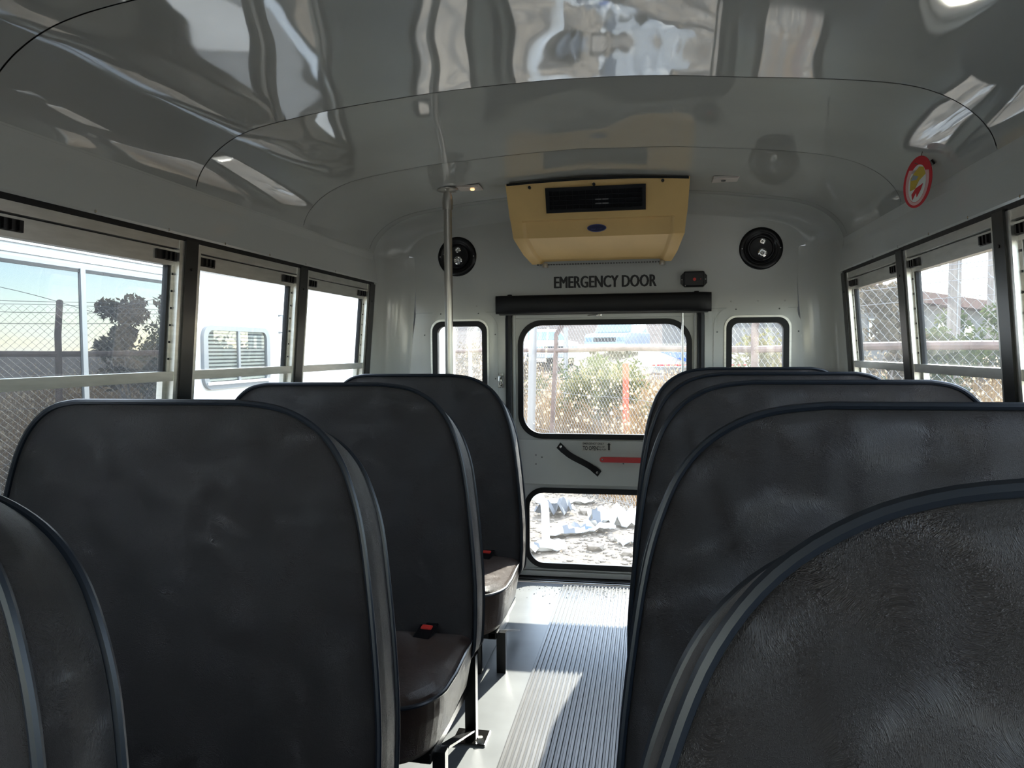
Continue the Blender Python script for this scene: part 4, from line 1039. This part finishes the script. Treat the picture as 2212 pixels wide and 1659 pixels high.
tag(mb.build('weed_seed_heads', 'seed_head', fix=False), 'pale fluffy seed heads scattered over the dry weeds', 'weeds', kind='stuff')

# ------------------------------------------------------------------ shrubs and trees
def shrub(name, x, y, rx, rz, nleaf, ls, mat, lab, cat='shrub', stem=0.3, seed=1, group='shrubs beyond the fence', trunk='wood_pole'):
    r_ = random.Random(seed); z0 = ground_z(x, y)
    root = empty(name, (x, y, z0), lab, cat, group)
    mb = MB(); clumps = [(r_.gauss(0, rx*0.45), r_.gauss(0, rx*0.45), stem + rz*(0.25+0.7*r_.random()), rx*r_.uniform(0.25, 0.5)) for _ in range(16)]
    for k in range(nleaf):
        c = clumps[k % len(clumps)]
        d = Vector((r_.gauss(0, 1), r_.gauss(0, 1), r_.gauss(0, 0.85))); d.normalize(); d *= c[3]*r_.random()**0.45
        p = Vector((c[0], c[1], c[2])) + d
        u_ = Vector((r_.uniform(-1, 1), r_.uniform(-1, 1), r_.uniform(-1, 1))).normalized(); v_ = u_.cross(Vector((r_.uniform(-1, 1), r_.uniform(-1, 1), r_.uniform(-1, 1)))).normalized()
        s_ = ls*r_.uniform(0.6, 1.3)
        mb.add([p-u_*s_, p+v_*s_*0.45, p+u_*s_, p-v_*s_*0.45], [(0,1,2,3)])
    tag(mb.build('foliage', mat, root, fix=False), kind='stuff')
    for q in range(4):
        c = clumps[q]; MB().tube([(0.04*q-0.06, 0, -0.03), (c[0]*0.3, c[1]*0.3, stem+0.2*rz), (c[0], c[1], c[2])], [0.03*rx+0.012, 0.02*rx+0.008, 0.006], 6).build('stem', trunk, root, smooth=True)
    return root
shrub('weed_bush', -0.55, 13.6, 0.75, 1.15, 1900, 0.05, 'olive_leaf', 'yellow green bushy weed seen through the emergency door window', seed=2)
shrub('weed_bush', -0.75, 15.6, 0.8, 1.1, 1800, 0.05, 'green_leaf', 'low dark green bush beside the orange marker post', seed=3)
shrub('weed_bush', 2.7, 13.6, 0.9, 1.3, 2000, 0.05, 'brown_leaf', 'brown dry bush beyond the fence at the right of the door window', seed=4)
shrub('weed_bush', 1.75, 10.9, 0.8, 1.7, 2400, 0.045, 'olive_leaf', 'tall olive bush behind the small right rear window', seed=5)
shrub('tree', 3.28, 10.8, 0.55, 2.4, 3200, 0.055, 'brown_leaf', 'leafy brown tree seen through the last right window', 'tree', 0.5, 6)
shrub('weed_bush', 5.2, 14.4, 0.9, 1.5, 3000, 0.06, 'green_leaf', 'green bush at the foot of the thick utility pole', seed=7)
shrub('weed_bush', 7.4, 17.8, 1.2, 1.7, 3000, 0.07, 'green_leaf', 'green bush between the two utility poles', seed=8)
shrub('weed_bush', 3.15, 6.9, 0.45, 0.75, 1500, 0.04, 'seed_head', 'pale dry weed clump low behind the right window', seed=9)
shrub('weed_bush', 4.3, 8.6, 0.5, 0.8, 1300, 0.04, 'seed_head', 'pale dry weed clump near the second utility pole', seed=10)
shrub('weed_bush', -3.4, 16.2, 1.1, 1.4, 2400, 0.05, 'brown_leaf', 'dry brown bush beside the rear of the white motorhome', seed=12)

# ------------------------------------------------------------------ utility poles and building on the right
def upole(x, y, h, r_, lab):
    z0 = ground_z(x, y); root = empty('utility_pole', (x, y, z0), lab, 'pole', 'wooden utility poles')
    MB().tube([(0,0,-0.05),(0.01,0,h*0.5),(0.03,0,h)], [r_, r_*0.95, r_*0.88], 14).build('shaft', 'wood_pole', root, smooth=True)
    MB().lathe([(r_*0.97,h-0.32),(r_*1.04,h-0.31),(r_*1.04,h-0.24),(r_*0.97,h-0.23)], 14, (0.03,0,0)).build('steel_band', 'fence_steel', root)
    MB().box((-0.03,-r_-0.02,h-0.05), (0.07,-r_+0.02,h+0.10), 0.005).build('bracket', 'fence_steel', root)
    MB().tube([(0.02, -r_*0.98, 0.3), (0.04, -r_*0.95, h-0.4)], 0.014, 6).build('ground_wire', 'fence_steel', root)
upole(6.1, 16.0, 3.55, 0.125, 'thick cut off wooden utility pole beyond the fence')
upole(9.75, 23.3, 7.0, 0.11, 'thin tall wooden utility pole beyond the fence')
bl = empty('building', (8.2, 27.5, 0.0), 'long low building with a brown roof beyond the fence', 'building')
bl.rotation_euler.z = math.radians(54)
MB().box((-3,0,0), (20,7,2.75)).build('wall', 'building_wall', bl)
MB().prism([(-0.6,2.72),(-0.6,3.12),(3.5,3.75),(7.6,2.9),(7.6,2.72)], -3.6, 20.6, lambda a, b, h: (h, a, b)).build('roof', 'roof_brown', bl)
for k in range(6):
    MB().box((-1.5+k*3.4,-0.03,1.2), (-0.2+k*3.4,0.02,2.1)).build('window', 'car_glass', bl)

# ------------------------------------------------------------------ vehicles on the bank
def suv(x, y, rot, lab, cat, body, length=4.6, width=1.9, h=1.75, grp='parked vehicles behind the fence'):
    root = empty('parked_car' if cat == 'car' else 'parked_van', (x, y, ground_z(x, y)), lab, cat); root.rotation_euler.z = rot
    w2 = width/2
    # side profile along the car's length (front at -y)
    low = [(-length/2,0.35),(-length/2,0.82),(-length/2+0.12,0.95),(-length*0.22,1.03),(length/2-0.05,1.03),(length/2,0.9),(length/2,0.35)]
    MB().prism(low, -w2, w2, lambda a, b, hh: (hh, a, b)).build('body', body, root)
    cab = [(-length*0.22,1.02),(-length*0.10,h-0.06),(-length*0.06,h),(length*0.42,h),(length*0.47,1.02)]
    rows = [[(sgn*(w2-0.04 if b < 1.1 else w2-0.17), a, b) for a, b in cab] for sgn in (-1, 1)]
    mb = MB().grid(rows, closed=True); nC = len(cab); mb.f += [tuple(reversed(range(nC))), tuple(range(nC, 2*nC))]
    cb = mb.build('cabin', body, root)
    y0, z0, y1, z1 = -length*0.215, 1.07, -length*0.108, h-0.10
    MB().add([(-w2+0.12,y0-0.02,z0),(w2-0.12,y0-0.02,z0),(w2-0.24,y1-0.02,z1),(-w2+0.24,y1-0.02,z1)], [(0,1,2,3)]).build('windshield', 'car_glass', cb)
    for sgn in (-1, 1):
        for a, b in ((-0.09,0.12),(0.14,0.40)):
            MB().add([(sgn*(w2-0.05),length*a-0.1,1.08),(sgn*(w2-0.05),length*b,1.08),(sgn*(w2-0.145),length*b-0.05,h-0.12),(sgn*(w2-0.145),length*a+0.02,h-0.12)], [(0,1,2,3)]).build('side_glass', 'car_glass', cb)
        MB().box((sgn*(w2-0.2)-0.16,-length/2-0.015,0.62), (sgn*(w2-0.2)+0.16,-length/2+0.02,0.80), 0.01).build('headlamp', 'car_glass', root)
        for a in (-0.31, 0.31):
            MB().lathe([(0.0,-0.1),(0.2,-0.1),(0.35,-0.08),(0.36,0.0),(0.35,0.08),(0.0,0.1)], 20, (sgn*(w2-0.1), length*a, 0.36), 'X').build('wheel', 'tyre', root, smooth=True)
    MB().box((-w2+0.42,-length/2-0.012,0.60), (w2-0.42,-length/2+0.02,0.80), 0.01).build('grille', 'dark_inside', root)
    MB().box((-w2+0.02,-length/2-0.06,0.36), (w2-0.02,-length/2+0.05,0.52), 0.02).build('bumper', 'trim_grey', root)
    return root
suv(-1.15, 36.5, math.radians(-14), 'pale blue white pickup parked high on the bank beyond the fence', 'car', 'car_blue_white')
suv(-4.1, 30.5, math.radians(24), 'white car parked on the bank beside the white motorhome rear', 'car', 'white_body', 4.4, 1.8, 1.5)
bt = empty('boat', (1.55, 23.0, ground_z(1.55, 23.0)), 'low white boat hull with a blue wedge behind the weeds', 'boat')
rows = []
for k in range(9):
    t_ = k/8; x = -1.6+3.2*t_; w_ = 0.75*math.sin(math.pi*min(1, 0.12+t_*0.62)); zz = 0.22+0.18*(1-t_)**2
    rows.append([(x, -w_, 1.0+0.12*(1-t_)), (x, -w_*0.75, 0.45+zz*0.4), (x, 0, zz+0.05), (x, w_*0.75, 0.45+zz*0.4), (x, w_, 1.0+0.12*(1-t_))])
MB().grid(rows, closed=True).build('hull', 'white_body', bt, smooth=True)
MB().add([(-1.0,-0.70,1.03),(-0.2,-0.765,0.72),(0.2,-0.765,1.0)], [(0,1,2)]).build('blue_wedge', 'print_blue', bt)
MB().box((-1.2,-0.80,0.62), (1.5,-0.755,0.66)).build('red_stripe', 'red_paint', bt)
MB().box((-1.3,-0.5,0.0), (1.4,0.5,0.30)).build('cradle', 'trim_grey', bt)

# ------------------------------------------------------------------ white motorhome beside the bus
RX = -2.34
rv = empty('motorhome', (RX, 3.5, GZ), 'large white motorhome parked close along the left side of the bus', 'motorhome')
ro = Vector(rv.location)
def RB(name, y0, y1, z0, z1, d0, d1, mat, parent=rv, bev=0.0):  # d: distance out of the wall towards the bus
    return MB().box(Vector((RX+d0, y0, z0))-ro, Vector((RX+d1, y1, z1))-ro, bev).build(name, mat, parent)
RB('body', -2.2, 9.95, -0.28, 2.25, -2.4, 0.0, 'white_body', bev=0.05)
RB('roof_trim', -2.2, 3.86, 1.560, 1.585, 0.0, 0.012, 'trim_grey'); RB('drip_rail', -2.2, 3.86, 1.60, 1.612, 0.0, 0.018, 'white_body')
RB('skirt', -1.9, 9.6, -0.50, -0.28, -2.3, -0.03, 'trim_grey')
for y in (-0.6, 7.4):
    MB().lathe([(0.0,-0.14),(0.24,-0.13),(0.42,-0.10),(0.44,0.0),(0.42,0.10),(0.24,0.12),(0.0,0.13)], 28, Vector((RX-0.12, y, GZ+0.44))-ro, 'X').build('wheel', 'tyre', rv, smooth=True)
# big side window
bw = RB('side_window', 0.7, 3.80, 0.40, 1.545, 0.0, 0.008, 'rv_frame')
RB('pane', 0.75, 1.83, 0.44, 1.515, 0.006, 0.010, 'rv_glass', bw); RB('pane', 1.87, 3.045, 0.44, 1.515, 0.006, 0.010, 'rv_glass', bw); RB('pane', 3.085, 3.76, 0.44, 1.515, 0.006, 0.010, 'rv_glass', bw)
RB('mullion', 3.05, 3.08, 0.44, 1.53, 0.004, 0.018, 'rv_frame', bw); RB('mullion', 1.835, 1.865, 0.44, 1.53, 0.004, 0.022, 'rv_frame', bw)
RB('top_seal', 0.75, 3.76, 1.512, 1.528, 0.004, 0.014, 'black_rubber', bw)
# small rounded window with blinds
sw0, sw1, sz0, sz1 = 4.0, 4.785, 0.918, 1.303
RF = lambda a, b, d: Vector((RX+d, a, b)) - ro
sw = ring(MB(), rrect(sw0+0.045, sw1-0.045, sz0+0.03, sz1-0.03, 0.05), rrect(sw0, sw1, sz0, sz1, 0.08), 0.0, 0.022, RF).build('blind_window', 'rv_frame', rv, smooth=True)
MB().prism(rrect(sw0+0.04, sw1-0.04, sz0+0.026, sz1-0.026, 0.05), 0.001, 0.003, RF).build('window_back', 'dark_inside', sw)
for k in range(14):
    z = sz0+0.05 + k*0.0225
    MB().box(RF(sw0+0.06, z, 0.004), RF(sw1-0.06, z+0.013, 0.008)).build('blind_slat', 'blind', sw)
RB('mullion', (sw0+sw1)/2-0.012, (sw0+sw1)/2+0.012, sz0+0.02, sz1-0.02, 0.004, 0.02, 'rv_frame', sw)
MB().prism(rrect(sw0+0.04, sw1-0.04, sz0+0.026, sz1-0.026, 0.05), 0.011, 0.013, RF).build('pane', 'side_glass', sw)
RB('sill_drip', sw0+0.03, sw1-0.03, sz0+0.028, sz0+0.045, 0.012, 0.03, 'white_body', sw)
hd_ = MB().tube([RF(4.955, 1.40, 0.0), RF(4.955, 1.40, 0.035), RF(4.955, 1.28, 0.035), RF(4.955, 1.28, 0.0)], 0.010, 8).build('grab_handle', 'rv_frame', rv, smooth=True)
